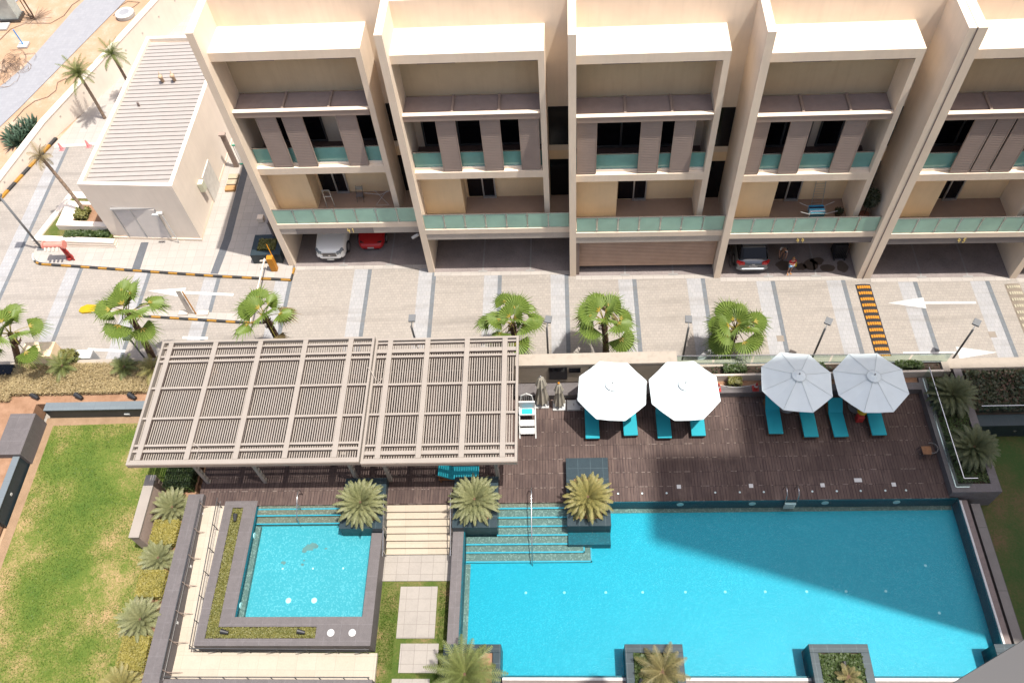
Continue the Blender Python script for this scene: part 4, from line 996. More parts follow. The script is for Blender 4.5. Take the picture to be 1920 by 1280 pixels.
# closed umbrellas
for i, (x, y, h, s_) in enumerate(((-1.15,22.0,2.75,1.0),(-.25,21.85,2.3,.85))):
    t = thing('closed_umbrella', ['taller folded beige umbrella beside the white baby seat','shorter folded beige umbrella with an orange tip'][i], 'umbrella', (x,y,D), 0, 'folded beige umbrellas')
    vs, fs = [], []; nn = 24
    for j, (rr, z) in enumerate(((.03,1.0),(.13,.93),(.25,.70),(.17,.66),(.2,.5),(.26,.3),(.30,.14))):
        for k in range(nn):
            a = 2*math.pi*k/nn; f = 1+(.32 if k%3==0 else -.12)*(1 if j>0 else 0); vs.append((x+rr*s_*f*math.cos(a), y+rr*s_*f*math.sin(a), D+z*h))
    for j in range(6):
        for k in range(nn): fs.append((j*nn+k,(j+1)*nn+k,(j+1)*nn+(k+1)%nn,j*nn+(k+1)%nn))
    MB().add(vs, fs).build('folded_canopy', M['canvas_b'], t)
    MB().tube([(x,y,D),(x,y,D+h+.06)], .028, 8).build('pole', M['alu'], t); MB().box(x-.35,y-.3,D,x+.35,y+.3,D+.09).build('base_slab', M['white'], t, bevel=.01)
    if i: MB().lathe(x,y,[(.05,D+h),(.06,D+h+.06),(.02,D+h+.1)],10).build('tip', M['orange'], t)
single('base_slab', MB().box(.15,21.55,D,.85,22.15,D+.09).tube([(.5,21.85,D+.09),(.5,21.85,D+.3)],.03,8), M['white'], 'empty white umbrella base slab with a short tube', 'umbrella base')
# high chair (white) near pergola
hc = thing('white_chair', 'white plastic high seat with a blue cloth beside the pergola', 'high seat', (-1.95,21,D))
mb = MB(); mb.box(-2.35,21.3,D+.75,-1.5,21.4,D+1.4).box(-2.35,20.9,D+.7,-1.5,21.4,D+.8); mb.build('seat', M['white'], hc, bevel=.02)
mb = MB(); mb.tube([(-2.25,21.45,D+1.3),(-2.2,21.5,D+1.75),(-1.92,21.52,D+1.92),(-1.65,21.5,D+1.75),(-1.6,21.45,D+1.3)], .035, 8)
for i in range(5): mb.tube([(-2.15+.11*i,21.48,D+1.3),(-2.15+.11*i,21.5,D+1.78)], .012, 5)
mb.build('back_hoop', M['white'], hc)
for i, (y, z) in enumerate(((20.6,.5),(20.25,.28))): MB().box(-2.3,y-.18,D+z-.05,-1.55,y+.18,D+z).build('step', M['white'], hc, bevel=.01)
for x in (-2.33,-1.5): MB().bar((x,19.95,D),(x,21.35,D+.95),.06,.06).build('side_frame', M['white'], hc); MB().bar((x,21.5,D),(x,21.4,D+.9),.05,.05).build('rear_leg', M['white'], hc)
mb = MB(); mb.box(-2.2,20.95,D+.8,-1.65,21.25,D+.84); single('blue_cloth', mb, plain('blue_cloth', (.02,.50,.75), .8), 'bright blue cloth lying on the white high seat', 'cloth', bevel=.015)
# round table in shadow
rt = thing('round_table', 'round dark bistro table under the edge of the first umbrella', 'table', (1.0,22.0,D))
mb = MB(); mb.lathe(.55+.45,21.75,[(.36,D+.7),(.38,D+.72),(.38,D+.74)],24); mb.build('table_top', M['darksteel'], rt)
mb = MB(); mb.tube([(1.0,21.75,D),(1.0,21.75,D+.7)],.03,8).lathe(1.0,21.75,[(.22,D),(.2,D+.03)],16); mb.build('pedestal', M['steel'], rt)
# chair at the right of the deck
ch = thing('bistro_chair', 'dark round backed bistro chair with a brown seat at the right of the deck', 'chair', (17.95,18.75,D))
mb = MB(); mb.box(17.55,18.5,D+.42,18.0,18.95,D+.46); mb.build('seat', M['teak'], ch, bevel=.01)
mb = MB(); pts = [(17.72+.28*math.cos(a_),18.73+.28*math.sin(a_),D+.68) for a_ in [R_(x) for x in range(-110,111,20)]]; mb.tube([(p[0]+.22,p[1],p[2]) for p in pts], .025, 6)
for a_ in range(-90,91,18): mb.tube([(17.94+.26*math.cos(R_(a_)),18.73+.26*math.sin(R_(a_)),D+.44),(17.94+.28*math.cos(R_(a_)),18.73+.28*math.sin(R_(a_)),D+.68)], .01, 5)
mb.build('backrest', M['darksteel'], ch)
for (x, y) in ((17.5,18.45),(17.5,19.0),(18.05,18.45),(18.05,19.0)): MB().tube([(x,y,D),(17.78+(x-17.78)*.8,18.73+(y-18.73)*.8,D+.44)], .016, 6).build('leg', M['darksteel'], ch)
# red stand + yellow thing
st_ = thing('life_ring_stand', 'small red stand with a yellow top between the last two loungers', 'stand', (15.0,20.6,D))
MB().box(14.85,20.55,D,15.2,20.85,D+.5).build('body', M['red'], st_, bevel=.02); MB().lathe(15.1,20.9,[(.2,D+.5),(.24,D+.56),(.1,D+.66)],14).build('top', M['yellow'], st_)
# cones on the planter
def cone(x, y, z, label, h=.55, mat=None, group=None):
    t = thing('traffic_cone', label, 'traffic cone', (x,y,z), 0, group)
    MB().box(x-.17,y-.17,z,x+.17,y+.17,z+.04).build('base', mat or M['red'], t); MB().lathe(x,y,[(.13,z+.04),(.04,z+h),(.02,z+h+.01)],14).build('cone', mat or M['red'], t)
    MB().lathe(x,y,[(.098,z+.24),(.075,z+.36)],14).build('band', M['white'], t)
cone(8.05,22.42,1.95,'red traffic cone on the planter coping beside the second umbrella')
cone(10.0,22.42,1.95,'red traffic cone on the planter coping beside the third umbrella')
mb = MB(); mb.tube([(8.05+.195*i,22.42-.0*i,2.43-.30*math.sin(math.pi*i/10)) for i in range(11)], .012, 5); single('chain', mb, M['white'], 'thin pale chain hanging between the two cones on the planter', 'chain')
mc = plain('faded_red', (.6,.2,.2), .6)
cone(-36.0,44.8,0,'faded red cone at the left end of the yard drain', .6, mc); cone(-34.05,45.0,0,'faded red cone next to the service building wall', .6, mc)
# ================================================================ TOWERS (shadow caster off frame right, own building)
def tower(name, label, blocks, z1, col):
    t = thing(name, label, 'building', (blocks[0][0], blocks[0][1], 0))
    for (x0,y0,x1,y1,zz) in blocks:
        MB().box(x0,y0,0,x1,y1,zz).build('tower_body', col, t)
        z = 3.5
        g_ = MB(); s2 = MB()
        while z < zz-2:
            g_.box(x0-.03,y0+1,z,x0-.005,y1-1,z+1.6); g_.box(x0+1,y1+.005,z,x1-1,y1+.03,z+1.6); s2.box(x0-.25,y0+.5,z-.35,x0-.0,y1-.5,z-.15); z += 3.5
        g_.build('window_band', M['window'], t); s2.build('floor_ledge', M['plaster_white'], t)
    return t
hT = 84.0
def sh(x, y): return (x+.30*(hT-1.5), y-.095*(hT-1.5))
a = sh(4.35,14.6); b = sh(8.9,23.4)
tower('apartment_tower', 'tall apartment tower outside the photo that shades the right of the pool', [(a[0],a[1],a[0]+40,a[1]+4.3,hT),(b[0],a[1]+4.3,b[0]+36,b[1],hT)], hT, M['plaster'])
ob = thing('apartment_building', 'apartment building the photo is taken from, grey ledge at the bottom right corner', 'building', (0,-2,0))
MB().box(-12,-16,0,16,-3.0,33.2).build('building_body', M['plaster'], ob)
# grey balcony ledge near the camera
P1, P2 = W(1920,1199,33.0), W(1785,1281,33.0); dd = (P1-P2).normalized(); nn = Vector((dd.y,-dd.x,0))
q1, q2 = P2-dd*6, P1+dd*8
mb = MB(); mb.prism([q1[:2], q2[:2], (q2+nn*3)[:2], (q1+nn*3)[:2]], 32.4, 33.0); mb.build('balcony_ledge', M['cladding'], ob)
# ================================================================ LAMP POSTS
def lamp(x, y, z0, h, ang, label):
    t = thing('lamp_post', label, 'lamp post', (x,y,z0), 0, 'slim lamp posts along the road wall')
    MB().tube([(x,y,z0),(x,y,z0+h)], .055, 10).build('pole', M['darksteel'], t, smooth=True)
    c, s = math.cos(ang), math.sin(ang)
    MB().bar((x,y,z0+h-.05), (x+.35*c,y+.35*s,z0+h+.02), .06, .06).build('arm', M['darksteel'], t)
    mb = MB(Matrix.Translation((x+.5*c,y+.5*s,z0+h+.05)) @ Matrix.Rotation(ang,4,'Z')); mb.box(-.22,-.18,-.05,.22,.18,.06); mb.build('lamp_head', M['grey'], t, bevel=.015)
for (x, zt_, l, a_) in ((-7.95,4.6,'lamp post behind the smaller pergola roof',90),(-.82,4.2,'lamp post just right of the smaller pergola roof',80),(6.6,3.9,'lamp post behind the second umbrella',85),(13.7,3.5,'lamp post between the two shaded umbrellas',60),(21.35,3.1,'lamp post in front of the right white road arrow',55)):
    lamp(x, 25.05, 0, zt_, R_(a_), l)
t = thing('lamp_post', 'tall grey lamp post on the pavement corner at the left', 'lamp post', (-34.2,35.25,.1))
MB().tube([(-34.2,35.25,0),(-34.2,35.25,4.9)], .075, 10).build('pole', M['grey'], t, smooth=True); MB().box(-34.75,35.0,4.85,-34.15,35.5,5.0).build('lamp_head', M['grey'], t, bevel=.02)
MB().box(-34.45,35.05,.12,-33.95,35.5,.16).build('base_plate', M['grey'], t)
t = thing('lamp_post', 'slim grey post standing beside the leaning palm by the pergola', 'lamp post', (-24.6,26.2,0))
MB().tube([(-24.6,26.2,0),(-24.6,26.2,2.6)], .05, 8).build('pole', M['grey'], t); MB().box(-24.85,26.0,2.55,-24.4,26.4,2.68).build('lamp_head', M['grey'], t)
# breeching inlet
t = thing('fire_inlet', 'red fire service inlet with a horizontal drum and four outlets on the pavement', 'fire inlet', (-31.9,34.3,.12))
MB().tube([(-31.9,34.3,.12),(-31.9,34.3,1.35)], .14, 12).tube([(-31.9,34.3,.12),(-31.9,34.3,.3)], .22, 12).build('pipe', M['red'], t, smooth=True)
MB().tube([(-31.6,34.15,.12),(-31.6,34.15,1.0),(-31.75,34.2,1.35)], .05, 8).build('side_pipe', M['red'], t)
MB().tube([(-33.0,34.3,1.5),(-32.9,34.3,1.5)], .26, 14).tube([(-32.9,34.3,1.5),(-31.75,34.3,1.5)], .2, 14).tube([(-31.75,34.3,1.5),(-31.6,34.3,1.5)], .28, 14).build('drum', plain('pale_red', (.55,.20,.16), .5), t)
for i in range(4): MB().tube([(-32.85+i*.27,34.15,1.45),(-32.85+i*.27,33.9,1.3)], .075, 8).build('outlet', M['greenmetal'] if False else M['concrete'], t)
# barrier
t = thing('barrier_gate', 'orange parking barrier cabinet with a striped arm at the kerb end', 'barrier', (-18.05,32.9,.12))
MB().box(-18.25,32.7,.12,-17.85,33.05,1.35).build('cabinet', M['orange'], t, bevel=.03)
MB().bar((-18.0,32.85,1.1),(-18.75,32.9,.95),.1,.1).build('arm_holder', M['concrete'], t)
MB().bar((-18.45,33.0,1.05),(-18.45,28.2,1.0),.07,.10).build('arm', plain('arm_paint', (.66,.55,.45), .5), t)
MB().bar((-17.95,33.1,1.2),(-18.1,33.35,2.0),.05,.04).build('upright_flag', M['orange'], t)
t = thing('height_barrier', 'raised grey and orange barrier leaf standing on the median strip', 'barrier', (-22.6,29.6,.12))
MB().bar((-22.75,29.6,.12),(-22.75,29.75,2.2),.28,.05).build('leaf', M['concrete'], t); MB().bar((-22.4,29.55,.12),(-22.4,29.6,2.3),.05,.06).build('post', M['orange'], t); MB().box(-23.5,29.45,.12,-22.9,29.8,.2).box(-22.3,29.4,.12,-21.6,29.75,.2).build('base_plate', M['concrete'], t)
# cctv
for (k, u, l) in ((0, 8.25, 'white security camera on the fin between the first two houses'),):
    p = H(k, u, -.2, 3.0); t = thing('security_camera', l, 'camera', tuple(p))
    MB().bar((p.x-.25,p.y-.15,p.z-.05),(p.x+.12,p.y+.05,p.z+.03),.13,.12).build('housing', M['white'], t); MB().bar((p.x+.1,p.y+.05,p.z),(p.x+.3,p.y+.2,p.z),.04,.04).build('bracket', M['alu'], t)
M['redleaf'] = leafm('red_brown_leaf', (.05,.03,.02), (.14,.08,.05), (.2,.15,.07), scale=1.5)
# ================================================================ FOLIAGE BUILDERS
def frame(d, up=Vector((0,0,1))):
    d = d.normalized(); a = d.cross(up)
    if a.length < 1e-3: a = Vector((1,0,0))
    a.normalize(); return d, a, a.cross(d).normalized()
def fan_crown(cx, cy, cz, R, n, rnd, dryn=3):
    lf, dr, st_, gold = MB(), MB(), MB(), MB()
    for i in range(n):
        az = i*2.399963+rnd.uniform(-.4,.4); f = (i+.5)/n
        el = R_(84)*(1-f)**.9-R_(30)*f**1.4+rnd.uniform(-.12,.12)
        pl = R*rnd.uniform(.40,.66)*(.55+.45*min(1,f*2.2)); L = R*rnd.uniform(.42,.54)
        d = Vector((math.cos(az)*math.cos(el), math.sin(az)*math.cos(el), math.sin(el)))
        base = Vector((cx,cy,cz)); tip = base+d*pl+Vector((0,0,-.06*R*f))
        st_.tube([base, base+d*pl*.5+Vector((0,0,.03)), tip], [.035,.024,.018], 4, False)
        tilt = el*.75-R_(10)-R_(18)*f
        d2 = Vector((math.cos(az)*math.cos(tilt), math.sin(az)*math.cos(tilt), math.sin(tilt)))
        fx, fa, fn = frame(d2); tw = rnd.uniform(-.6,.6)
        fa, fn = fa*math.cos(tw)+fn*math.sin(tw), fn*math.cos(tw)-fa*math.sin(tw)
        m_ = dr if i >= n-dryn and rnd.random() < .4 else lf
        S_ = 34; span = R_(rnd.uniform(88,112)); vs, fs = [tuple(tip)], []
        for k in range(S_+1):
            th = -span+2*span*k/S_
            rr = L*(.62+.10*math.cos(th))*rnd.uniform(.95,1.04); z = (.035*R if k % 2 else 0)
            v = tip+fx*(rr*math.cos(th))+fa*(rr*math.sin(th))+fn*(z-.22*rr*(abs(th)/span)**2-.02); vs.append(tuple(v))
        for k in range(S_): fs.append((0, k+1, k+2))
        for k in range(S_):
            th = -span+2*span*(k+.5)/S_+rnd.uniform(-.02,.02); rr = L*(.98+.16*math.cos(th))*rnd.uniform(.8,1.08)
            dro = -.22*rr*(.3+.7*f)*rnd.uniform(.2,2.2)
            v = tip+fx*(rr*math.cos(th))+fa*(rr*math.sin(th))+fn*(-.22*rr*(abs(th)/span)**2)+Vector((0,0,dro)); vs.append(tuple(v))
            a1, a2 = Vector(vs[k+1]), Vector(vs[k+2]); mid = (a1+a2)/2; vs.append(tuple(a1.lerp(mid,.35))); vs.append(tuple(a2.lerp(mid,.35))); fs.append((len(vs)-2, len(vs)-1, len(vs)-3))
        m_.add(vs, fs)
        if m_ is lf:
            g = [tuple(tip+fn*.012-fx*.03)]
            for k in range(7):
                th = R_(-70)+R_(140)*k/6; q_ = L*.26*(1 if k % 2 else .45); g.append(tuple(tip+fx*(q_*math.cos(th))+fa*(q_*math.sin(th))+fn*.045))
            lf.cur = 1; lf.add(g, [(0,j,j+1) for j in range(1,7)]); lf.cur = 0
    return lf, dr, st_, gold
def trunk(t, a, b, r0, r1, mat, rings=True):
    a, b = Vector(a), Vector(b); n = max(6, int((b-a).length/.16)); pts, rs = [], []
    for i in range(n+1):
        f = i/n; pts.append(a.lerp(b, f)+Vector((math.sin(f*3)*.05, 0, 0))); rs.append((r0+(r1-r0)*f)*(1.09 if i % 2 else .95))
    MB().tube(pts, rs, 10).build('trunk', mat, t)
def fan_palm(label, base, top, R, n, seed, dry=3, r0=.2, r1=.15):
    rnd = random.Random(seed); t = thing('fan_palm', label, 'palm tree', tuple(base), 0, 'fan palms along the road')
    trunk(t, base, top, r0, r1, M['trunk'])
    lf, dr, s2, g = fan_crown(top[0],top[1],top[2]-.05,R,n,rnd,dryn=dry)
    lf.build('crown', [M['fan'], M['fangold']], t)
    if dr.v: dr.build('dry_leaves', M['fandry'], t)
    s2.build('leaf_stalks', M['hedge_y'], t)
    mb = MB()
    for i in range(30):
        a_ = rnd.uniform(0,6.28); z = top[2]-rnd.uniform(.3,1.0); mb.bar((top[0],top[1],z),(top[0]+math.cos(a_)*.27,top[1]+math.sin(a_)*.27,z+rnd.uniform(.05,.2)),.05,.02)
    mb.build('leaf_boots', M['trunk'], t)
    return t
fan_palm('fan palm cut by the left edge of the photo, leaning over the bank', (-31.7,25.5,1.0), (-30.25,25.4,4.35), 1.9, 11, 1)
fan_palm('fan palm with a leaning trunk at the top left corner of the pergola', (-23.9,25.9,.5), (-23.0,25.6,5.75), 2.1, 12, 2)
fan_palm('fan palm behind the larger pergola roof at the end of the barrier arm', (-16.0,25.9,0), (-15.85,25.7,4.95), 2.0, 11, 3)
fan_palm('fan palm overlapping the far right corner of the smaller pergola roof', (-2.7,25.0,0), (-2.65,25.6,3.9), 2.0, 13, 4)
fan_palm('fan palm standing above the first umbrella', (2.4,25.0,0), (2.2,25.65,3.9), 2.0, 12, 5)
fan_palm('darker fan palm standing behind the gap between the umbrellas', (8.9,24.95,0), (9.2,25.5,3.1), 2.05, 15, 6)
# --- feather fronds
def frond(mb, base, az, el, L, wdt, droop, nl, rnd, taper=.2, thick=.045, v_=.45, blunt=.62):
    p = Vector(base); d = Vector((math.cos(az)*math.cos(el), math.sin(az)*math.cos(el), math.sin(el)))
    side = Vector((-math.sin(az), math.cos(az), 0)); pts = []; n = 7; ce = el
    for i in range(n+1):
        pts.append(p.copy()); ce_ = ce-droop*(i/n)**1.3
        p = p+Vector((math.cos(az)*math.cos(ce_), math.sin(az)*math.cos(ce_), math.sin(ce_)))*(L/n)
    def at(f):
        x = f*n; i = min(int(x), n-1); return pts[i].lerp(pts[i+1], x-i), (pts[i+1]-pts[i]).normalized()
    vs, fs = [], []
    for k in range(nl):
        f = .08+.92*k/(nl-1); c0, dr = at(min(f,.999)); c1, _ = at(min(f+.75/nl,.999))
        nrm = side.cross(dr).normalized()
        wl = wdt*(math.sin(math.pi*min(1,(f*.86+.14)))**.6)*(1-taper*f)
        for s in (-1, 1):
            tipv = c0+side*s*wl*rnd.uniform(.9,1.08)+dr*wl*.75+nrm*wl*v_*rnd.uniform(.6,1.2); t2 = tipv+dr*(L*blunt/nl)
            o = len(vs); vs += [tuple(c0), tuple(c1), tuple(t2), tuple(tipv)]; fs.append((o, o+1, o+2, o+3) if s > 0 else (o, o+3, o+2, o+1))
    mb.add(vs, fs)
    for i in range(n):
        q = thick*(1-i/n)*.5; a_, b_ = pts[i], pts[i+1]
        mb.add([a_+side*q+Vector((0,0,.01)), a_-side*q+Vector((0,0,.01)), b_-side*q*.9+Vector((0,0,.01)), b_+side*q*.9+Vector((0,0,.01))], [(0,1,2,3)])
def cycad(label, x, y, z, R, n, seed, mat, cat='cycad', h=.45, group='cycads around the pools', emax=70, emin=-18, wd=.15, name='cycad'):
    rnd = random.Random(seed); t = thing(name, label, cat, (x,y,z), 0, group)
    MB().lathe(x,y,[(.16,z),(.2,z+h*.5),(.15,z+h)],12).build('trunk', M['trunk'], t)
    mb = MB()
    for i in range(n):
        f = (i+.5)/n; az = i*2.399963+rnd.uniform(-.12,.12); el = R_(emax)*(1-f)**1.05+R_(emin)*f+rnd.uniform(-.08,.08)
        L = R*(.80+.28*min(1,f*1.6))*rnd.uniform(.9,1.06)
        frond(mb, (x+.05*math.cos(az), y+.05*math.sin(az), z+h-.03), az, el, L, wd, R_(38)+R_(34)*f, 22 if wd < .2 else 20, rnd, blunt=.62 if wd < .2 else .2)
    mb.build('crown', mat, t); return t
cycad('big pale green cycad in the planter between the small pool and the steps', -10.05,16.05,1.85, 1.28, 90, 11, M['cycad'], h=.75, wd=.14)
cycad('big pale green cycad in the planter between the steps and the big pool', -4.45,16.15,1.85, 1.28, 90, 12, M['cycad'], h=.75, wd=.14)
cycad('yellow green cycad in the flat topped planter beside the pool steps', 1.05,16.2,1.85, 1.22, 90, 13, M['cycad_y'], h=.75, wd=.14)
cycad('cycad at the top of the hedge row, just below the pergola', -20.0,16.35,1.05, 1.1, 56, 14, M['cycad'], h=.5, group='cycads in the hedge row')
cycad('cycad between the first and second yellow hedge', -20.1,13.75,1.05, 1.0, 52, 15, M['cycad'], h=.4, group='cycads in the hedge row')
cycad('largest cycad of the hedge row, with a yellow heart', -20.15,10.75,1.05, 1.2, 60, 16, M['cycad'], h=.5, group='cycads in the hedge row')
cycad('cycad at the bottom edge of the photo in the hedge row', -20.2,7.75,1.05, 1.1, 52, 17, M['cycad_y'], h=.5, group='cycads in the hedge row')
cycad('shaded cycad at the top of the right planter behind the glass', 19.55,21.5,1.85, 1.18, 90, 18, M['cycad_shaded'], h=.75, group='shaded cycads in the right planter', emax=75)
cycad('shaded cycad at the bottom of the right planter behind the glass', 19.75,18.55,1.85, 1.18, 90, 19, M['cycad_shaded'], h=.75, group='shaded cycads in the right planter', emax=75)
cycad('feathery green palm in the bottom planter left of the big pool', -4.55,8.1,1.85, 1.7, 34, 20, M['feather'], 'palm', .7, None, 72, -12, .26, 'feather_palm')
cycad('yellowish feathery palm in the middle near edge planter', 3.95,8.25,1.85, 1.25, 22, 21, M['feather_y'], 'palm', .5, None, 68, -20, .22, 'feather_palm')
cycad('small pale stump of a cut palm sprouting a few leaves', 11.75,8.1,1.85, .55, 12, 22, M['feather_y'], 'palm stump', .35, None, 70, 0, .12, 'palm_stump')
for (x,y,z,R,s,l) in ((-28.6,25.0,1.05,1.0,31,'small bushy palm on the bank in front of the white cabinet'),(-24.9,24.85,1.05,.85,32,'small thin palm on the bank left of the pergola'),(-23.2,24.7,1.05,.95,33,'small yellow tipped palm on the bank touching the pergola corner')):
    cycad(l, x,y,z,R,26,s,M['feather'] if s!=33 else M['cycad_y'],'palm',.6,'small palms on the hedge bank',75,-30,.2,'young_palm')
cycad('pale spiky plant at the far right edge in the raised bed', 24.0,22.3,1.5,.9,14,41,M['agave'],'agave',.15,None,60,5,.1,'agave')
# thin palms on the left
def thin_palm(label, base, top, R, n, seed, mat, emin=-20):
    rnd = random.Random(seed); t = thing('young_date_palm', label, 'palm tree', tuple(base), 0, 'thin palms by the boundary wall')
    trunk(t, base, top, .12, .1, M['trunk_pale']); mb = MB()
    for i in range(n):
        f = (i+.5)/n; az = i*2.399963+rnd.uniform(-.3,.3); el = R_(80)*(1-f)+R_(emin)*f
        frond(mb, tuple(top), az, el, R*rnd.uniform(.7,1.05), .24, R_(40)+R_(30)*f, 16, rnd, blunt=.15)
    mb.build('crown', mat, t)
thin_palm('thin green topped palm by the boundary wall, the nearer one', (-33.75,48.0,0), (-33.75,48.0,4.0), 1.6, 30, 51, M['feather'])
thin_palm('thin green topped palm by the boundary wall, the farther one', (-32.0,50.2,0), (-32.0,50.2,3.9), 1.4, 22, 52, M['feather'])
thin_palm('leaning palm with a dry straw coloured top in the turf island', (-31.5,37.6,.8), (-32.3,38.1,5.5), 1.1, 16, 53, M['fandry'], -50)
# --- leaf masses
def leafmass(box, n, size, rnd, mound=0, top_only=False):
    x0,y0,z0,x1,y1,z1 = box; vs, fs = [], []
    for i in range(n):
        x, y = rnd.uniform(x0,x1), rnd.uniform(y0,y1)
        zt_ = z1
        if mound:
            zt_ = z1-mound*(.5+.5*math.sin(x*2.1+y*1.3))*rnd.random()
        z = zt_-(rnd.random()**2.2)*(z1-z0)
        a, e = rnd.uniform(0,6.28), rnd.uniform(-.5,1.2); s = size*rnd.uniform(.6,1.3)
        d = Vector((math.cos(a)*math.cos(e), math.sin(a)*math.cos(e), math.sin(e))); q = Vector((-math.sin(a), math.cos(a), rnd.uniform(-.5,.5)))*s*.45
        p = Vector((x,y,z)); o = len(vs)
        vs += [p-d*s*.5, p+q, p+d*s*.7, p-q]; fs.append((o,o+1,o+2,o+3))
    mb = MB(); mb.add(vs, fs); return mb
rnd = random.Random(5)
def hedge(label, box, n, mat, size=.07, core=None, name='hedge', cat='hedge', group=None, mound=.05):
    t = thing(name, label, cat, ((box[0]+box[3])/2,(box[1]+box[4])/2,box[2]), 0, group)
    x0,y0,z0,x1,y1,z1 = box
    leafmass(box, n, size, rnd, mound).build('leaves', mat, t)
    # side foliage
    vs = MB()
    MB().box(x0+.06,y0+.06,z0,x1-.06,y1-.06,z1-.12).build('inner_twigs', core or M['shrub_d'], t); return t
hg = 'clipped yellow hedges beside the ramp'
hedge('clipped yellow hedge below the first cycad', (-20.65,14.35,1.05,-19.35,15.6,1.75), 9500, M['hedge_y'], .055, M['hedge_y'], group=hg)
hedge('clipped yellow hedge between the second and third cycads', (-20.65,11.75,1.05,-19.35,13.05,1.75), 9500, M['hedge_y'], .055, M['hedge_y'], group=hg)
hedge('clipped yellow hedge at the bottom of the row', (-20.65,8.4,1.05,-19.35,9.95,1.75), 10000, M['hedge_y'], .055, M['hedge_y'], group=hg)
hedge('green hedge striped by the shade of the pergola', (-20.65,17.3,1.05,-19.2,19.4,1.9), 5000, M['shrub'], .08, group=None)
hedge('narrow green planting strip down the left border of the small pool', (-16.83,9.9,1.36,-16.32,16.25,1.52), 7000, M['hedge_o'], .06, M['hedge_o'], 'planting_strip', 'planting strip', 'planting strips in the small pool border')
hedge('narrow green planting strip along the near border of the small pool', (-16.3,9.9,1.36,-11.68,10.37,1.52), 5200, M['hedge_o'], .06, M['hedge_o'], 'planting_strip', 'planting strip', 'planting strips in the small pool border')
def clump(kind_name, label, box, n, mat, size=.09, mound=.1):
    o = leafmass(box, n, size, rnd, mound).build(kind_name, mat); tag(o, label, kind_name.replace('_',' '), kind='stuff'); return o
clump('dry_groundcover', 'dry brown ground cover on the bank between the road and the lawn', (-31.5,23.3,1.05,-20.2,25.3,1.5), 52000, M['hedge_b'], .055, .15)
clump('dry_groundcover', 'dry brown ground cover at the left edge of the bank', (-34,22.9,1.05,-31.2,25.3,1.5), 12000, M['hedge_b'], .055, .15)
clump('groundcover', 'dark mixed ground cover in the shaded right bed', (20.9,21.0,1.5,28,23.4,1.85), 6500, M['shrub_d'], .13, .25)
clump('groundcover', 'reddish brown low plants in the shaded right bed', (20.9,21.0,1.5,28,23.4,1.8), 3500, M['redleaf'], .12, .25)
clump('groundcover', 'low green ground cover in the right planter', (18.8,17.0,1.8,20.3,22.9,1.98), 5000, M['shrub'], .08, .1)
clump('groundcover', 'scrubby green plants in the rear planter behind the umbrellas', (6.1,23.12,2.18,19.5,23.6,2.32), 500, M['shrub_d'], .1, .1)
for i,(xa,xb,l) in enumerate(((6.1,6.7,'small green shrub in the rear planter behind the second umbrella'),(8.4,9.6,'small green shrub in the rear planter behind the gap'),(12.8,13.6,'small green shrub between the shaded umbrellas'),(17.2,18.6,'leafy green shrub in the rear planter right of the last umbrella'))):
    hedge(l, (xa,23.15,2.15,xb,23.6,2.62), 500, M['shrub'], .1, M['shrub_d'], 'shrub', 'shrub', 'shrubs in the rear planter', .2)
for i,(xa,xb,l) in enumerate(((5.0,5.6,'yellow green shrub between the first two umbrellas'),(8.6,9.3,'small dry shrub behind the chain between the cones'))):
    hedge(l, (xa,22.55,1.8,xb,22.98,2.35), 420, M['hedge_o'], .1, M['shrub_d'], 'shrub', 'shrub', 'shrubs in the front planter', .2)
clump('groundcover', 'tufty green plants in the middle near edge planter', (2.8,6.4,1.8,4.6,9.1,1.98), 4200, M['shrub'], .1, .1)
clump('groundcover', 'tufty green plants round the palm stump', (10.75,6.4,1.8,12.55,9.1,1.98), 4600, M['shrub'], .1, .1)
clump('groundcover', 'green plants in the corner planter', (18.6,6.4,1.8,20.3,9.1,1.98), 2000, M['shrub'], .1, .1)
hedge('small green plants in the turf island', (-32.6,35.7,.45,-29.5,36.2,.75), 1500, M['shrub'], .12, M['shrub'], 'shrub', 'shrub', None, .2)
hedge('tiny spiky bush at the foot of the dry palm', (-32.0,36.9,.8,-31.2,37.8,1.35), 900, M['hedge_o'], .14, M['shrub_d'], 'shrub', 'shrub', None, .2)
hedge('low dark shrub in the black planter by the first house', (-19.1,33.8,.7,-18.0,34.7,1.05), 1500, M['hedge_o'], .08, M['shrub_d'], 'shrub', 'shrub', None, .15)
hedge('round green bush on the bank', (-28.9,25.3,1.0,-28.0,26.0,1.9), 1200, M['hedge_o'], .1, M['shrub_d'], 'shrub', 'shrub', None, .3)
# grass blades
def blades(name, label, regs, n, h, mat):
    vs, fs = [], []
    tot = sum((r[2]-r[0])*(r[3]-r[1]) for r in regs)
    for (x0,y0,x1,y1,z) in regs:
        for i in range(int(n*(x1-x0)*(y1-y0)/tot)):
            x, y = rnd.uniform(x0,x1), rnd.uniform(y0,y1); 
            pn = math.sin(x*.9+1.3*math.sin(y*.7))+math.sin(y*1.1+x*.4)
            if pn < -.9 and rnd.random() < .75: continue
            a = rnd.uniform(0,6.28); w2 = .022; hh = h*rnd.uniform(.5,1.3); o = len(vs)
            vs += [(x-w2*math.cos(a),y-w2*math.sin(a),z),(x+w2*math.cos(a),y+w2*math.sin(a),z),(x+rnd.uniform(-.05,.05),y+rnd.uniform(-.05,.05),z+hh)]; fs.append((o,o+1,o+2))
    mb = MB(); mb.add(vs, fs); o = mb.build(name, mat); tag(o, label, 'grass', kind='stuff')
blades('grass', 'short patchy grass of the left lawn', [(-28.7,7,-21.3,21.8,LW)], 30000, .05, M['grass'])
blades('grass', 'short grass round the stepping slabs', [(-9.0,6.8,-8.2,12.8,LW-.03),(-6.2,6.8,-5.6,12.8,LW-.03)], 6000, .07, M['grass'])
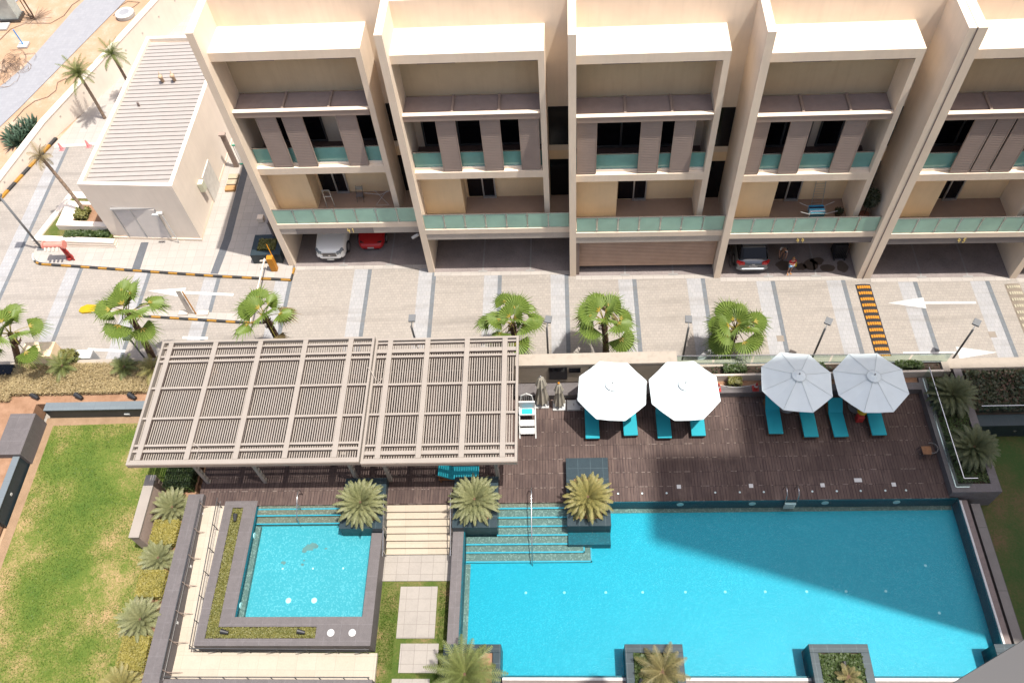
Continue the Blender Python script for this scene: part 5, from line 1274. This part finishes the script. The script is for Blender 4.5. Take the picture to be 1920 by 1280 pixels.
# agave patch on the sand
def spiky(label, x, y, z, R, n, seed, mat, name='agave'):
    r_ = random.Random(seed); t = None; mb = MB()
    for i in range(n):
        a = r_.uniform(0,6.28); e = r_.uniform(.4,1.4); L = R*r_.uniform(.7,1.1); bx, by = x+r_.uniform(-.15,.15)*R, y+r_.uniform(-.15,.15)*R
        d = Vector((math.cos(a)*math.cos(e), math.sin(a)*math.cos(e), math.sin(e))); s = Vector((-math.sin(a),math.cos(a),0))*R*.09
        p = Vector((bx,by,z)); mb.add([p-s, p+s, p+d*L*.6+s*.8, p+d*L, p+d*L*.6-s*.8], [(0,1,2,3,4)])
    return tag(mb.build(name, mat), label, name.replace('_',' '))
pts = [W(x,y) for (x,y) in ((20,262),(35,250),(50,240),(65,236),(28,272),(45,258),(62,248),(38,268))]
names_ = ['leftmost','second from the left in the back','middle back','farthest right','front left','central','right front','front middle']
for i, p in enumerate(pts):
    o = spiky('agave in the patch on the sand, '+names_[i]+' one', p.x, p.y, 0, 1.0, 34, 60+i, M['agave']); o['group'] = 'agave patch on the sand'
# items on the sand, upper left
def wp(x, y, z=0): return W(x, y, z)
p = wp(26,36); t = thing('utility_cabinet', 'tall grey green utility cabinet at the top left corner', 'cabinet', tuple(p))
MB().box(p.x-.95,p.y-.5,0,p.x+.75,p.y+.7,.25).build('base', M['darksteel'], t); MB().box(p.x-.85,p.y-.4,.25,p.x+.65,p.y+.6,2.3).build('body', plain('cab', (.40,.42,.38), .5), t, bevel=.02); MB().box(p.x-.95,p.y-.5,2.3,p.x+.75,p.y+.7,2.4).build('lid', plain('cablid', (.6,.66,.62), .5), t)
p = wp(66,36); t = thing('bare_tree', 'thin staked bare sapling beside the utility cabinet', 'tree', tuple(p))
mb = MB(); mb.tube([(p.x,p.y,0),(p.x-.1,p.y+.1,2.6)], .06, 6).tube([(p.x-.35,p.y,0),(p.x-.3,p.y,2.6)], .04, 6); mb.build('trunk', M['trunk'], t)
mb = MB()
for i in range(60):
    a = random.uniform(0,6.28); z = random.uniform(.1,.5); mb.tube([(p.x,p.y,z*.3),(p.x+math.cos(a)*random.uniform(.5,1.8),p.y+math.sin(a)*random.uniform(.3,1.4),z)], .015, 3)
mb.build('twigs', M['twig'], t)
p = wp(45,86); t = thing('marker_post', 'blue marker post on a white base on the sand', 'post', tuple(p))
MB().tube([(p.x,p.y,.1),(p.x-.05,p.y,1.5)], .05, 8).build('post', plain('blue_paint', (.05,.25,.55), .5), t); MB().box(p.x-.4,p.y-.35,0,p.x+.4,p.y+.35,.14).build('base', M['white'], t)
p = wp(236,30); t = thing('manhole', 'round white manhole ring on the sand beside the wall', 'manhole', tuple(p))
MB().lathe(p.x,p.y,[(.75,0),(.78,.3),(.7,.36)],26).build('ring', M['white'], t); MB().lathe(p.x,p.y,[(.42,.36),(.42,.375)],22).build('cover', M['path'], t)
p = wp(5,52); single('inspection_cover', MB().box(p.x-.6,p.y-.4,0,p.x+.5,p.y+.5,.12), M['white'], 'square white inspection cover at the left edge of the sand', 'cover')
def twigpile(label, cx, cy, R, n, seed):
    r_ = random.Random(seed); mb = MB()
    for i in range(n):
        a0 = r_.uniform(0,6.28); rr = R*r_.uniform(.3,1); x0, y0 = cx+r_.uniform(-.5,.5)*R, cy+r_.uniform(-.5,.5)*R; pp = []
        for k in range(9): aa = a0+k*.35*r_.uniform(.7,1.2); pp.append((x0+rr*.7*math.cos(aa), y0+rr*.7*math.sin(aa), r_.uniform(.01,.15)))
        mb.tube(pp, .014, 3)
    tag(mb.build('dry_branches', M['twig']), label, 'branches')
p = wp(30,120); twigpile('tangle of dry irrigation hose and twigs on the sand beside the footpath', p.x, p.y, 1.9, 30, 3)
p = wp(5,140); twigpile('dry branches at the left edge of the footpath', p.x, p.y, 1.6, 24, 4)
for i, (l, pp) in enumerate((('long thin irrigation hose curving across the pale sand', [(0,75),(20,55),(48,44),(95,44),(120,30),(135,10),(150,0)]), ('thin dark hose on the sand strip beside the footpath', [(25,228),(45,205),(65,190),(90,182),(105,170),(108,155),(125,147)]), ('loose coils of hose at the top of the sand strip', [(215,28),(225,12),(240,3),(262,5),(250,14),(228,20),(212,30)]))):
    mb = MB(); mb.tube([tuple(wp(x,y)+Vector((0,0,.02))) for x, y in pp], .022, 5); single('hose', mb, M['twig'], l, 'hose')
# spotlights
def spot(x, y, z, a, label, s=1.0):
    t = thing('spotlight', label, 'spotlight', (x,y,z), 0, None); c, s_ = math.cos(a), math.sin(a)
    MB().tube([(x,y,z),(x,y,z+.12)], .03*s, 6).build('stake', M['black'], t)
    MB().tube([(x-c*.14*s,y-s_*.14*s,z+.14),(x+c*.14*s,y+s_*.14*s,z+.2)], [.055*s,.09*s], 10).build('head', M['black'], t)
spot(-16.55,15.7,1.5,R_(95),'black spotlight at the top of the left planting strip',1.3)
spot(-15.9,10.12,1.5,R_(170),'black spotlight near the corner of the planting strips',1.3)
spot(-12.3,10.12,1.5,R_(170),'black spotlight at the right end of the near planting strip',1.3)
spot(-4.45,15.25,1.9,R_(90),'small black spotlight under the cycad by the big pool')
spot(3.0,7.9,1.9,R_(60),'small black spotlight in the middle near edge planter')
spot(11.7,8.6,1.95,R_(90),'small grey spotlight above the palm stump')
for (px, l) in ((68,'dark spotlight pair on the red soil at the left'),(150,'dark spotlight pair in the middle of the bank'),(250,'dark spotlight pair near the pergola')):
    p = W(px,745,1.15); spot(p.x,p.y,1.12,R_(150),l,1.8)
# ================================================================ CARS
def loft(secs, closed=True):
    mb = MB(); n = len(secs[0]); vs = [p for s in secs for p in s]; fs = []
    for i in range(len(secs)-1):
        for k in range(n-1): fs.append((i*n+k, (i+1)*n+k, (i+1)*n+k+1, i*n+k+1))
    fs.append(tuple(range(n))); fs.append(tuple(range((len(secs)-1)*n+n-1, (len(secs)-1)*n-1, -1)))
    mb.add(vs, fs); return mb
def carM(name, c, metal=.3, rough=.28):
    q = NT(name); q.fin(c, rough, metal); q.b.inputs['Coat Weight'].default_value = .6; return q.m
def section(x, w, zb, zs, ztop, crown=.03):
    # closed-ish ring from left sill over top to right sill
    return [(x,-w*.90,zb),(x,-w*.99,zb+.12),(x,-w,(zb+zs)/2),(x,-w*.985,zs),(x,-w*.86,ztop-.01),(x,-w*.45,ztop+crown*.7),(x,0,ztop+crown),(x,w*.45,ztop+crown*.7),(x,w*.86,ztop-.01),(x,w*.985,zs),(x,w,(zb+zs)/2),(x,w*.99,zb+.12),(x,w*.90,zb)]
def car(kind, label, loc, rz, paint):
    t = bpy.data.objects.new('parked_car', None); C.objects.link(t); t.location = loc; t.rotation_euler = (0,0,rz); tag(t, label, 'car')
    def P(name, mb, mat, par=None, **k): return mb.build(name, mat, par or t, local=True, **k)
    G = M['window']
    if kind == 'suv':      # x forward; nose at x=0, length negative
        w = 1.0
        secs = [section(x, w*a, zb, zs, zt_) for (x,a,zb,zs,zt_) in ((0,.62,.42,.62,.80),(-.07,.80,.32,.74,.98),(-.28,.93,.28,.86,1.08),(-.75,.985,.28,.98,1.15),(-1.45,1.0,.28,1.02,1.20),(-1.8,1,.28,1.04,1.22),(-4.6,1,.3,1.05,1.22),(-5.05,.96,.34,1.0,1.15),(-5.15,.88,.4,.8,.95))]
        P('body', loft(secs), paint, smooth=True, subd=2)
        gs = [[(x,-w*a,1.15),(x2,-w*b,zt_),(x2,0,zt_+.04),(x2,w*b,zt_),(x,w*a,1.15)] for (x,x2,a,b,zt_) in ((-1.45,-1.5,.86,.82,1.19),(-1.75,-2.2,.93,.70,1.78),(-4.4,-4.3,.93,.72,1.80),(-5.0,-4.75,.88,.68,1.65))]
        P('cabin_glass', loft(gs), G)
        P('roof', MB().box(-4.6,-.70,1.80,-2.3,.70,1.87), paint, bevel=.03)
        P('bonnet_vent', MB().box(-1.5,-.62,1.2,-1.44,.62,1.24), M['black'])
        gr = P('grille', MB().box(.0,-.46,.60,.045,.46,.90), M['chrome'] , bevel=.01)
        mb = MB(); mb.box(.04,-.42,.62,.056,.42,.87); P('grille_mesh', mb, M['black'], gr)
        mb = MB()
        for z in (.69,.76): mb.box(.055,-.39,z,.062,.39,z+.018)
        mb.lathe(0,0,[(.001,0),(.001,.001)],3) if False else None
        P('grille_bar', mb, M['chrome'], gr)
        bm = MB(); bm.tube([(.06,0,.735),(.075,0,.735)], .07, 14); P('badge', bm, M['chrome'], gr)
        for s in (-1,1):
            P('headlight', MB().prism([(.0,s*.47),(-.06,s*.72),(-.30,s*.90),(-.34,s*.80),(-.10,s*.50)], .72, lambda x,y: .93-.35*(x), ), M['lamp'], bevel=.01)
            P('fog_light', MB().box(-.10,s*.62-.12,.38,-.015,s*.62+.12,.5), M['black'])
            P('mirror', MB().box(-1.75,s*1.02-.0,1.12,-1.6,s*1.2,1.28), paint, bevel=.03)
        P('bumper', MB().prism([(.06,-.55),(.06,.55),(-.10,.86),(-.25,.95),(-.25,-.95),(-.10,-.86)], .42, .60), paint, bevel=.04)
        P('lower_intake', MB().box(.045,-.5,.33,.07,.5,.42), M['black'])
        P('number_plate', MB().box(.065,-.22,.30,.085,.22,.39), M['white'])
        wx = (-.95,-4.1); wr = .4; ww = .98
    elif kind == 'sport':
        w = .90
        secs = [section(x, w*a, zb, zs, zt_, .05) for (x,a,zb,zs,zt_) in ((0,.55,.25,.40,.48),(-.08,.78,.2,.48,.58),(-.35,.93,.18,.56,.68),(-1.0,1,.18,.66,.76),(-1.6,.98,.18,.70,.82),(-2.4,.96,.2,.74,.84),(-3.6,1,.22,.78,.90),(-4.2,.92,.3,.75,.86),(-4.35,.8,.35,.6,.7))]
        P('body', loft(secs), paint, smooth=True, subd=2)
        gs = [[(x,-w*a,.78),(x2,-w*b,zt_),(x2,0,zt_+.04),(x2,w*b,zt_),(x,w*a,.78)] for (x,x2,a,b,zt_) in ((-1.4,-1.45,.80,.76,.82),(-1.6,-2.1,.86,.62,1.18),(-3.0,-2.8,.86,.62,1.18),(-3.6,-3.5,.78,.6,.9))]
        P('cabin_glass', loft(gs), G)
        for s in (-1,1):
            P('headlight', MB().prism([(-.18,s*.42),(-.22,s*.66),(-.36,s*.72),(-.34,s*.44)], .55, .655), M['black'], bevel=.01)
            P('mirror', MB().box(-1.7,s*.92,.80,-1.58,s*1.06,.90), paint, bevel=.03)
        P('badge', MB().lathe(-.14,0,[(.04,.60),(.03,.625)],10), M['chrome'])
        P('number_plate', MB().box(-.0,-.2,.33,.03,.2,.43), M['white'])
        P('lower_intake', MB().box(-.03,-.5,.2,.0,.5,.28), M['black'])
        wx = (-.85,-3.3); wr = .32; ww = .88
    else:   # rear of suv; x=0 is the TAIL, body extends to -x
        w = .99
        secs = [section(x, w*a, zb, zs, zt_) for (x,a,zb,zs,zt_) in ((0,.72,.42,.60,.72),(-.05,.86,.34,.70,.84),(-.18,.95,.3,.84,.98),(-.35,.98,.28,.98,1.08),(-1.0,1.0,.28,1.03,1.12),(-3.6,1,.28,1.0,1.1),(-4.6,.95,.3,.85,.98),(-4.95,.8,.4,.65,.8))]
        P('body', loft(secs), paint, smooth=True, subd=2)
        gs = [[(x,-w*a,1.0),(x2,-w*b,zt_),(x2,0,zt_+.04),(x2,w*b,zt_),(x,w*a,1.0)] for (x,x2,a,b,zt_) in ((-.22,-.30,.80,.78,1.06),(-.42,-.85,.90,.70,1.60),(-3.0,-2.6,.92,.72,1.68),(-3.6,-3.5,.88,.7,1.15))]
        P('cabin_glass', loft(gs), G)
        P('rear_window', MB().add([(-.27,-.62,1.10),(-.27,.62,1.10),(-.80,.55,1.60),(-.80,-.55,1.60)], [(0,1,2,3)]), M['window'])
        P('roof', MB().box(-2.9,-.70,1.66,-.82,.70,1.73), paint, bevel=.04)
        P('rear_spoiler', MB().box(-.95,-.66,1.62,-.68,.66,1.68), paint, bevel=.02)
        P('window_reflection_shade', MB().add([(-.40,-.30,1.25),(-.40,-.02,1.25),(-.62,-.06,1.46),(-.62,-.27,1.46)], [(0,1,2,3)]), plain('blue_sticker', (.05,.3,.45), .5)) if False else None
        for s in (-1,1):
            P('tail_light', MB().prism([(-.02,s*.50),(-.02,s*.80),(-.22,s*.97),(-.30,s*.93),(-.14,s*.52)], .80, .97), M['tail'], bevel=.01)
            P('roof_rail', MB().bar((-2.8,s*.64,1.79),(-.9,s*.64,1.79),.04,.04), M['chrome'])
            P('mirror', MB().box(-3.3,s*1.0,1.05,-3.15,s*1.2,1.22), paint, bevel=.03)
        P('bumper', MB().prism([(.08,-.62),(.08,.62),(-.05,.92),(-.2,.98),(-.2,-.98),(-.05,-.92)], .36, .56), M['chrome_soft'], bevel=.05)
        P('number_plate', MB().box(.0,-.25,.66,.03,.25,.77), M['white'])
        P('badge', MB().box(-.03,-.1,.83,.0,.1,.87), M['chrome'])
        wx = (-.85,-3.8); wr = .38; ww = .97
    for x in wx:
        for s in (-1,1):
            y0_, y1_ = s*(ww-.2), s*(ww+.03)
            tr = P('wheel', MB().tube([(x,y0_,wr),(x,y1_,wr)], wr, 22), M['black'])
            mb = MB(); mb.tube([(x,y1_,wr),(x,y1_+s*.012,wr)], wr*.62, 18); P('rim', mb, M['alu'], tr)
    return t
M['chrome'] = plain('chrome', (.7,.7,.72), .15, .9, .02); M['chrome_soft'] = plain('silver_bumper', (.2,.21,.22), .4, .5, .03)
M['lamp'] = plain('headlamp_glass', (.22,.25,.27), .1, .3, .3, 12); M['tail'] = plain('tail_lamp', (.45,.02,.02), .25, 0, .1)
p = W(620,486,.4); car('suv', 'white off road car parked nose out in the first garage', (p.x+.0,H(0,3.0,.32).y,0.02), R_(-91), carM('white_car_paint', (.80,.80,.76), .0))
p = W(694,466,.5); car('sport', 'red sports car parked nose out beside the white car', (p.x,p.y+.15,0.02), R_(-91), carM('red_car_paint', (.42,.012,.015), .0))
p = W(1410,500,.5); car('rear', 'silver grey car parked nose in at the garage of house 44', (p.x,H(3,2,.28).y,0.02), R_(-91), carM('grey_car_paint', (.16,.165,.17), .5))
# ================================================================ PEOPLE
def skin(name, chains, mat, parent, root=0, subd=1):
    """chains: list of lists of (x,y,z,r); equal points merge"""
    vs, es, rs, idx = [], [], [], {}
    for ch in chains:
        prev = None
        for (x,y,z,r) in ch:
            k = (round(x,3),round(y,3),round(z,3))
            if k not in idx: idx[k] = len(vs); vs.append((x,y,z)); rs.append(r)
            i = idx[k]
            if prev is not None and prev != i: es.append((prev,i))
            prev = i
    me = bpy.data.meshes.new(name); me.from_pydata(vs, es, []); me.materials.append(mat)
    o = bpy.data.objects.new(name, me); C.objects.link(o); o.parent = parent
    s = o.modifiers.new('skin','SKIN'); s.use_smooth_shade = True
    for i, v in enumerate(me.skin_vertices[0].data): v.radius = (rs[i], rs[i]); v.use_root = (i == root)
    q = o.modifiers.new('sub','SUBSURF'); q.levels = subd; q.render_levels = subd
    # bake so the mesh is a plain surface
    dg = bpy.context.evaluated_depsgraph_get(); ev = o.evaluated_get(dg); nm = bpy.data.meshes.new_from_object(ev); nm.name = name
    o.modifiers.clear(); o.data = nm
    return o
def hand(x, y, z, dx, dy, dz, r=.009):
    # five fingers from the wrist point
    d = Vector((dx,dy,dz)).normalized(); a = d.orthogonal().normalized(); palm = Vector((x,y,z))+d*.07
    out = [[(x,y,z,.024), (*palm,.03)]]
    for i in range(4):
        b = palm+a*(-.03+.02*i); L = [.065,.075,.07,.055][i]; m_ = b+d*L*.5+Vector((0,0,-.004)); out.append([(*palm,.03),(*b,.012),(*m_,r),(*(b+d*L+Vector((0,0,-.012))),r*.8)])
    b = palm-d*.03-a*.04; out.append([(*palm,.03),(*b,.012),(*(b+d*.04-a*.012),r)])
    return out
def person(label, loc, rz, sc, skinm, top, bottom, hairm, pose):
    t = bpy.data.objects.new('person', None); C.objects.link(t); t.location = loc; t.rotation_euler = (0,0,rz); t.scale = (sc,)*3; tag(t, label, 'person')
    J = pose
    def c(*names): return [(*J[n][:3], J[n][3]) for n in names]
    chains = [c('pelvis','waist','chest','neck','headb','headt')]
    for s in 'LR':
        chains += [c('pelvis','hip'+s,'knee'+s,'ankle'+s,'toe'+s), c('chest','sho'+s,'elb'+s,'wri'+s)]
        wv, ev = Vector(J['wri'+s][:3]), Vector(J['elb'+s][:3]); d = (wv-ev).normalized(); chains += hand(*wv, *d)
    skin('body', chains, skinm, t, 0)
    # head details
    hb, ht = Vector(J['headb'][:3]), Vector(J['headt'][:3]); hc = hb.lerp(ht,.55); fdir = Vector(J['face'])
    sd = fdir.cross(Vector((0,0,1))).normalized()
    mb = MB(); mb.tube([hc+fdir*.10, hc+fdir*.125-Vector((0,0,.02))], [.012,.016], 6); mb.build('nose', skinm, t, local=True)
    mb = MB()
    for s in (-1,1): mb.tube([hc+fdir*.095+sd*s*.035+Vector((0,0,.015)), hc+fdir*.108+sd*s*.035+Vector((0,0,.015))], .012, 6)
    mb.build('eyes', M['black'], t, local=True)
    mb = MB(); mb.tube([hc+fdir*.10-sd*.025-Vector((0,0,.05)), hc+fdir*.108-Vector((0,0,.052)), hc+fdir*.10+sd*.025-Vector((0,0,.05))], .007, 5); mb.build('mouth', M['red'], t, local=True)
    mb = MB(); vs, fs = [], []; n = 14
    for j in range(6):
        ph = math.pi*.5*j/5
        for k in range(n):
            a = 2*math.pi*k/n; dv = sd*math.cos(a)+fdir*math.sin(a)
            low = .0 if math.sin(a) > .2 else -.07
            vs.append(hc+dv*.112*math.cos(ph)-fdir*.012+Vector((0,0,.03+.115*math.sin(ph)+(low if j == 0 else 0))))
    for j in range(5):
        for k in range(n): fs.append((j*n+k,j*n+(k+1)%n,(j+1)*n+(k+1)%n,(j+1)*n+k))
    mb.add(vs, fs); mb.build('hair', hairm, t, local=True, smooth=True)
    g = 1.16
    def gr(l, k=g): return [(x,y,z,r*k) for (x,y,z,r) in l]
    sh_ = [gr([(*J['pelvis'][:3],.115),(*J['waist'][:3],.115),(*J['chest'][:3],.125)])]
    for s in 'LR':
        a_, b_ = Vector(J['sho'+s][:3]), Vector(J['elb'+s][:3]); m_ = a_.lerp(b_,.6)
        sh_.append([(*J['chest'][:3],.125*g),(*a_,.07),(*m_,.058)])
    skin('shirt', sh_, top, t, 0)
    so_ = []
    for s in 'LR':
        a_, b_ = Vector(J['hip'+s][:3]), Vector(J['knee'+s][:3]); m_ = a_.lerp(b_,.55)
        so_.append([(*(Vector(J['pelvis'][:3])+Vector((0,0,.02))),.118*g),(*a_,.098),(*m_,.092)])
    skin('shorts', so_, bottom, t, 0)
    for s in 'LR':
        a_, b_ = Vector(J['ankle'+s][:3]), Vector(J['toe'+s][:3]); mb = MB(); mb.bar(a_+Vector((0,0,-.055)), b_+(b_-a_).normalized()*.05+Vector((0,0,-.02)), .09, .05); mb.build('shoe', M['orange'] if top is M['redshirt'] else M['black'], t, local=True, bevel=.015)
    return t
M['redshirt'] = plain('red_tshirt', (.38,.02,.03), .85, 0, .12, 8); M['whiteshirt'] = plain('white_tshirt', (.6,.6,.56), .85, 0, .06, 5)
M['denim'] = plain('light_denim', (.22,.42,.6), .85, 0, .1, 9); M['navy'] = plain('navy_shorts', (.02,.05,.09), .85)
J1 = dict(pelvis=(0,0,.93,.11), waist=(0,0,1.08,.095), chest=(0,0,1.32,.12), neck=(0,-.01,1.46,.045), headb=(0,-.02,1.54,.075), headt=(0,-.03,1.66,.09),
    hipL=(-.095,0,.88,.085), kneeL=(-.11,-.03,.48,.055), ankleL=(-.12,.0,.09,.036), toeL=(-.14,-.15,.035,.034), hipR=(.095,0,.88,.085), kneeR=(.09,-.02,.48,.055), ankleR=(.07,.02,.09,.036), toeR=(.1,-.13,.035,.034),
    shoL=(-.19,0,1.40,.052), elbL=(-.25,-.04,1.15,.04), wriL=(-.02,-.21,1.20,.028), shoR=(.19,0,1.40,.052), elbR=(.25,-.04,1.15,.04), wriR=(.03,-.23,1.14,.028), face=(0,-1,0))
p = W(1479,512); person('person in a red t-shirt and denim shorts with folded arms at the garage edge', (p.x,p.y+.0,0.02), R_(8), .84, M['skin'], M['redshirt'], M['denim'], plain('light_brown_hair', (.25,.13,.06), .7, 0, .2, 20), J1)
single('bag', MB().lathe(p.x+.24,p.y+.1,[(.05,.55),(.11,.6),(.09,.85),(.03,.98)],10), M['yellow'], 'yellow bag hanging behind the person in red', 'bag')
J2 = dict(pelvis=(0,0,.90,.11), waist=(.0,-.08,1.02,.095), chest=(.02,-.26,1.18,.12), neck=(.03,-.38,1.22,.045), headb=(.03,-.45,1.22,.075), headt=(.03,-.56,1.20,.09),
    hipL=(-.095,0,.86,.085), kneeL=(-.11,-.04,.47,.055), ankleL=(-.10,.03,.09,.036), toeL=(-.12,-.12,.035,.034), hipR=(.095,0,.86,.085), kneeR=(.09,-.05,.47,.055), ankleR=(.08,.02,.09,.036), toeR=(.1,-.13,.035,.034),
    shoL=(-.17,-.27,1.22,.052), elbL=(-.22,-.36,.98,.04), wriL=(-.14,-.48,.80,.028), shoR=(.21,-.27,1.22,.052), elbR=(.30,-.34,.98,.04), wriR=(.30,-.42,.76,.028), face=(0,-.45,-.9))
p2 = W(1466,487); person('person in a white t-shirt and dark shorts stooping inside the garage', (p2.x,p2.y+.1,0.02), R_(-30), .92, M['skin'], M['whiteshirt'], M['navy'], M['hair'], J2)
# garage junk
p = H(3,7.2,1.6); t = thing('trolley', 'dark wire trolley in the right corner of the garage of house 44', 'trolley', tuple(p))
mb = MB()
for i in range(8): mb.tube([(p.x-.35+.1*i,p.y-.4,.25),(p.x-.35+.1*i,p.y-.4,1.2)], .015, 4)
mb.box(p.x-.4,p.y-.4,.2,p.x+.4,p.y+.4,.3).box(p.x-.38,p.y-.1,.3,p.x+.38,p.y+.38,1.1); mb.build('basket', M['black'], t)
for dx in (-.3,.3): MB().tube([(p.x+dx-.03,p.y-.35,.09),(p.x+dx+.03,p.y-.35,.09)], .09, 10).build('wheel', M['black'], t)
mb = MB(); r_ = random.Random(9)
for (u, v, a, b) in ((3.9,.9,.5,.4),(4.9,.75,.35,.3),(5.5,.9,.45,.45),(6.4,.65,.5,.3),(7.3,.7,.35,.45),(5.9,1.2,.4,.3)):
    c0 = H(3,u,v); mb.sheet([(c0.x+a*r_.uniform(.8,1.15)*math.cos(6.28*i/14), c0.y+b*r_.uniform(.8,1.15)*math.sin(6.28*i/14)) for i in range(14)], .026)
o = mb.build('wet_patches', plain('wet_floor', (.085,.065,.052), .35)); tag(o, 'dark wet patches on the garage floor of house 44', 'puddle', kind='stuff')
p = H(3,.9,1.5); t = thing('bicycle', 'dark bicycle standing between the garage wall and the silver car', 'bicycle', tuple(p))
for dy in (-.5,.5):
    mb = MB(); mb.tube([(p.x-.25,p.y+dy+.33*math.cos(R_(a)),.35+.33*math.sin(R_(a))) for a in range(0,361,24)], .02, 5, False); mb.build('wheel', M['black'], t)
mb = MB(); mb.tube([(p.x-.25,p.y-.5,.35),(p.x-.25,p.y-.3,.85),(p.x-.25,p.y+.2,.8),(p.x-.25,p.y+.5,.35),(p.x-.25,p.y-.05,.32),(p.x-.25,p.y-.3,.85)], .02, 5).tube([(p.x-.45,p.y-.35,1.0),(p.x-.05,p.y-.35,1.0)], .015, 5); mb.build('frame', M['darksteel'], t)
# terrace clutter
p = H(3,4.75,.95,3.96); t = thing('drying_rack', 'white drying rack hung with blue and white laundry on the terrace of house 44', 'drying rack', tuple(p))
mb = MB()
for dx in (-.5,.5): mb.tube([(p.x+dx*.9,p.y-.35,3.97),(p.x+dx*.6,p.y+.3,4.8)], .015, 5).tube([(p.x+dx*.9,p.y+.35,3.97),(p.x+dx*.6,p.y-.3,4.8)], .015, 5)
for dx in (-1,1): mb.tube([(p.x+dx*.45,p.y-.3,4.78),(p.x+dx*1.0,p.y-.3,5.0)], .015, 4).tube([(p.x+dx*.45,p.y+.3,4.78),(p.x+dx*.95,p.y+.35,5.05)], .015, 4)
for i in range(8): mb.tube([(p.x-.5,p.y-.3+i*.085,4.8),(p.x+.5,p.y-.3+i*.085,4.8)], .008, 4)
mb.build('frame', M['white'], t)
cl = [((.03,.25,.45),-.28,.6),((.02,.03,.06),-.16,.5),((.1,.45,.65),-.02,.55),((.7,.75,.8),.12,.6),((.03,.12,.16),.24,.45)]
for i, (c, dy, L) in enumerate(cl):
    mb = MB(); mb.box(p.x-.42,p.y-dy-.02,4.5+.0,p.x+.40,p.y-dy,4.82).box(p.x-.42,p.y-dy-.06,4.82,p.x+.40,p.y-dy+.05,4.84)
    single('laundry', mb, plain('cloth'+str(i), c, .9), ['dark blue cloth at the front of the drying rack','black cloth on the drying rack','sky blue cloth in the middle of the drying rack','white cloth on the drying rack','dark teal cloth at the back of the drying rack'][i], 'laundry', bevel=.01)
p = H(3,6.15,1.3,3.96); t = thing('potted_plant', 'small dark plant in a low brown pot on the terrace of house 44', 'potted plant', tuple(p))
MB().lathe(p.x,p.y,[(.17,3.96),(.22,4.2),(.23,4.22)],14).build('pot', M['trunk'], t); leafmass((p.x-.2,p.y-.2,4.2,p.x+.2,p.y+.2,4.4),120,.1,rnd).build('leaves', M['shrub_d'], t)
p = H(3,7.45,1.0,3.96); t = thing('potted_tree', 'dark leafy potted tree beside the fin of house 44', 'potted tree', tuple(p))
MB().lathe(p.x,p.y,[(.2,3.96),(.27,4.3),(.28,4.33)],14).build('pot', plain('terracotta', (.25,.09,.05), .8), t); MB().tube([(p.x,p.y,4.3),(p.x,p.y,5.3)], .03, 6).build('trunk', M['trunk'], t)
vs, fs = [], []
for i in range(900):
    v = Vector((rnd.gauss(0,1),rnd.gauss(0,1),rnd.gauss(0,1))).normalized()*rnd.uniform(.15,1)**.4*.55; q_ = Vector((p.x,p.y,5.6))+Vector((v.x*.8,v.y*.8,v.z*1.2)); e = Vector((rnd.uniform(-1,1),rnd.uniform(-1,1),rnd.uniform(-1,1))).normalized()*.09; f_ = e.orthogonal().normalized()*.035
    o_ = len(vs); vs += [q_-e, q_+f_, q_+e, q_-f_]; fs.append((o_,o_+1,o_+2,o_+3))
MB().add(vs, fs).build('crown', M['shrub_d'], t)
p = H(3,5.1,2.35,3.96); t = thing('folded_rack', 'folded metal rack leaning on the back wall of the terrace of house 44', 'rack', tuple(p))
mb = MB()
for dx in (-.3,.3): mb.bar((p.x+dx,p.y-.25,3.97),(p.x+dx*.9,p.y+.2,5.4),.03,.03)
for i in range(9): mb.bar((p.x-.28,p.y-.25+i*.05,4.05+i*.15),(p.x+.28,p.y-.25+i*.05,4.05+i*.15),.012,.012)
mb.build('frame', M['alu'], t)
p = H(0,3.05,1.3,3.96); t = thing('exercise_machine', 'grey exercise frame on the terrace of the first house', 'exercise machine', tuple(p))
mb = MB(); mb.bar((p.x-.2,p.y,3.97),(p.x-.15,p.y,5.4),.04,.04).bar((p.x+.3,p.y,3.97),(p.x+.25,p.y,5.4),.04,.04).bar((p.x-.2,p.y,5.4),(p.x+.25,p.y,5.4),.05,.05).bar((p.x-.2,p.y,4.9),(p.x+.25,p.y,4.9),.05,.05); mb.build('frame', M['alu'], t)
MB().box(p.x-.45,p.y-.75,4.0,p.x+.15,p.y-.3,4.06).build('plate', M['white'], t)
p = H(0,4.85,1.9,3.96); t = thing('folding_chair', 'dark folding chair on the terrace of the first house', 'chair', tuple(p))
mb = MB()
for dx in (-.2,.2): mb.bar((p.x+dx,p.y-.25,3.97),(p.x+dx,p.y+.25,4.9),.025,.025).bar((p.x+dx,p.y+.25,3.97),(p.x+dx,p.y-.2,4.45),.025,.025)
mb.build('frame', M['darksteel'], t); MB().box(p.x-.2,p.y-.22,4.4,p.x+.2,p.y+.12,4.43).build('seat', M['panel'], t); MB().box(p.x-.2,p.y+.17,4.62,p.x+.2,p.y+.2,4.88).build('backrest', M['canvas_b'], t)
p = H(0,6.2,1.7,3.96); t = thing('drying_rack', 'thin bare folding drying rack on the terrace of the first house', 'drying rack', tuple(p))
mb = MB(); mb.tube([(p.x-.4,p.y-.3,3.97),(p.x+.4,p.y+.2,4.75)], .012, 4).tube([(p.x+.4,p.y-.3,3.97),(p.x-.4,p.y+.2,4.75)], .012, 4).tube([(p.x-1.0,p.y,4.75),(p.x,p.y-.1,4.65),(p.x+1.0,p.y+.1,5.0)], .014, 4).tube([(p.x-.35,p.y-.3,3.97),(p.x+.35,p.y-.3,3.97)], .012, 4); mb.build('frame', M['white'], t)
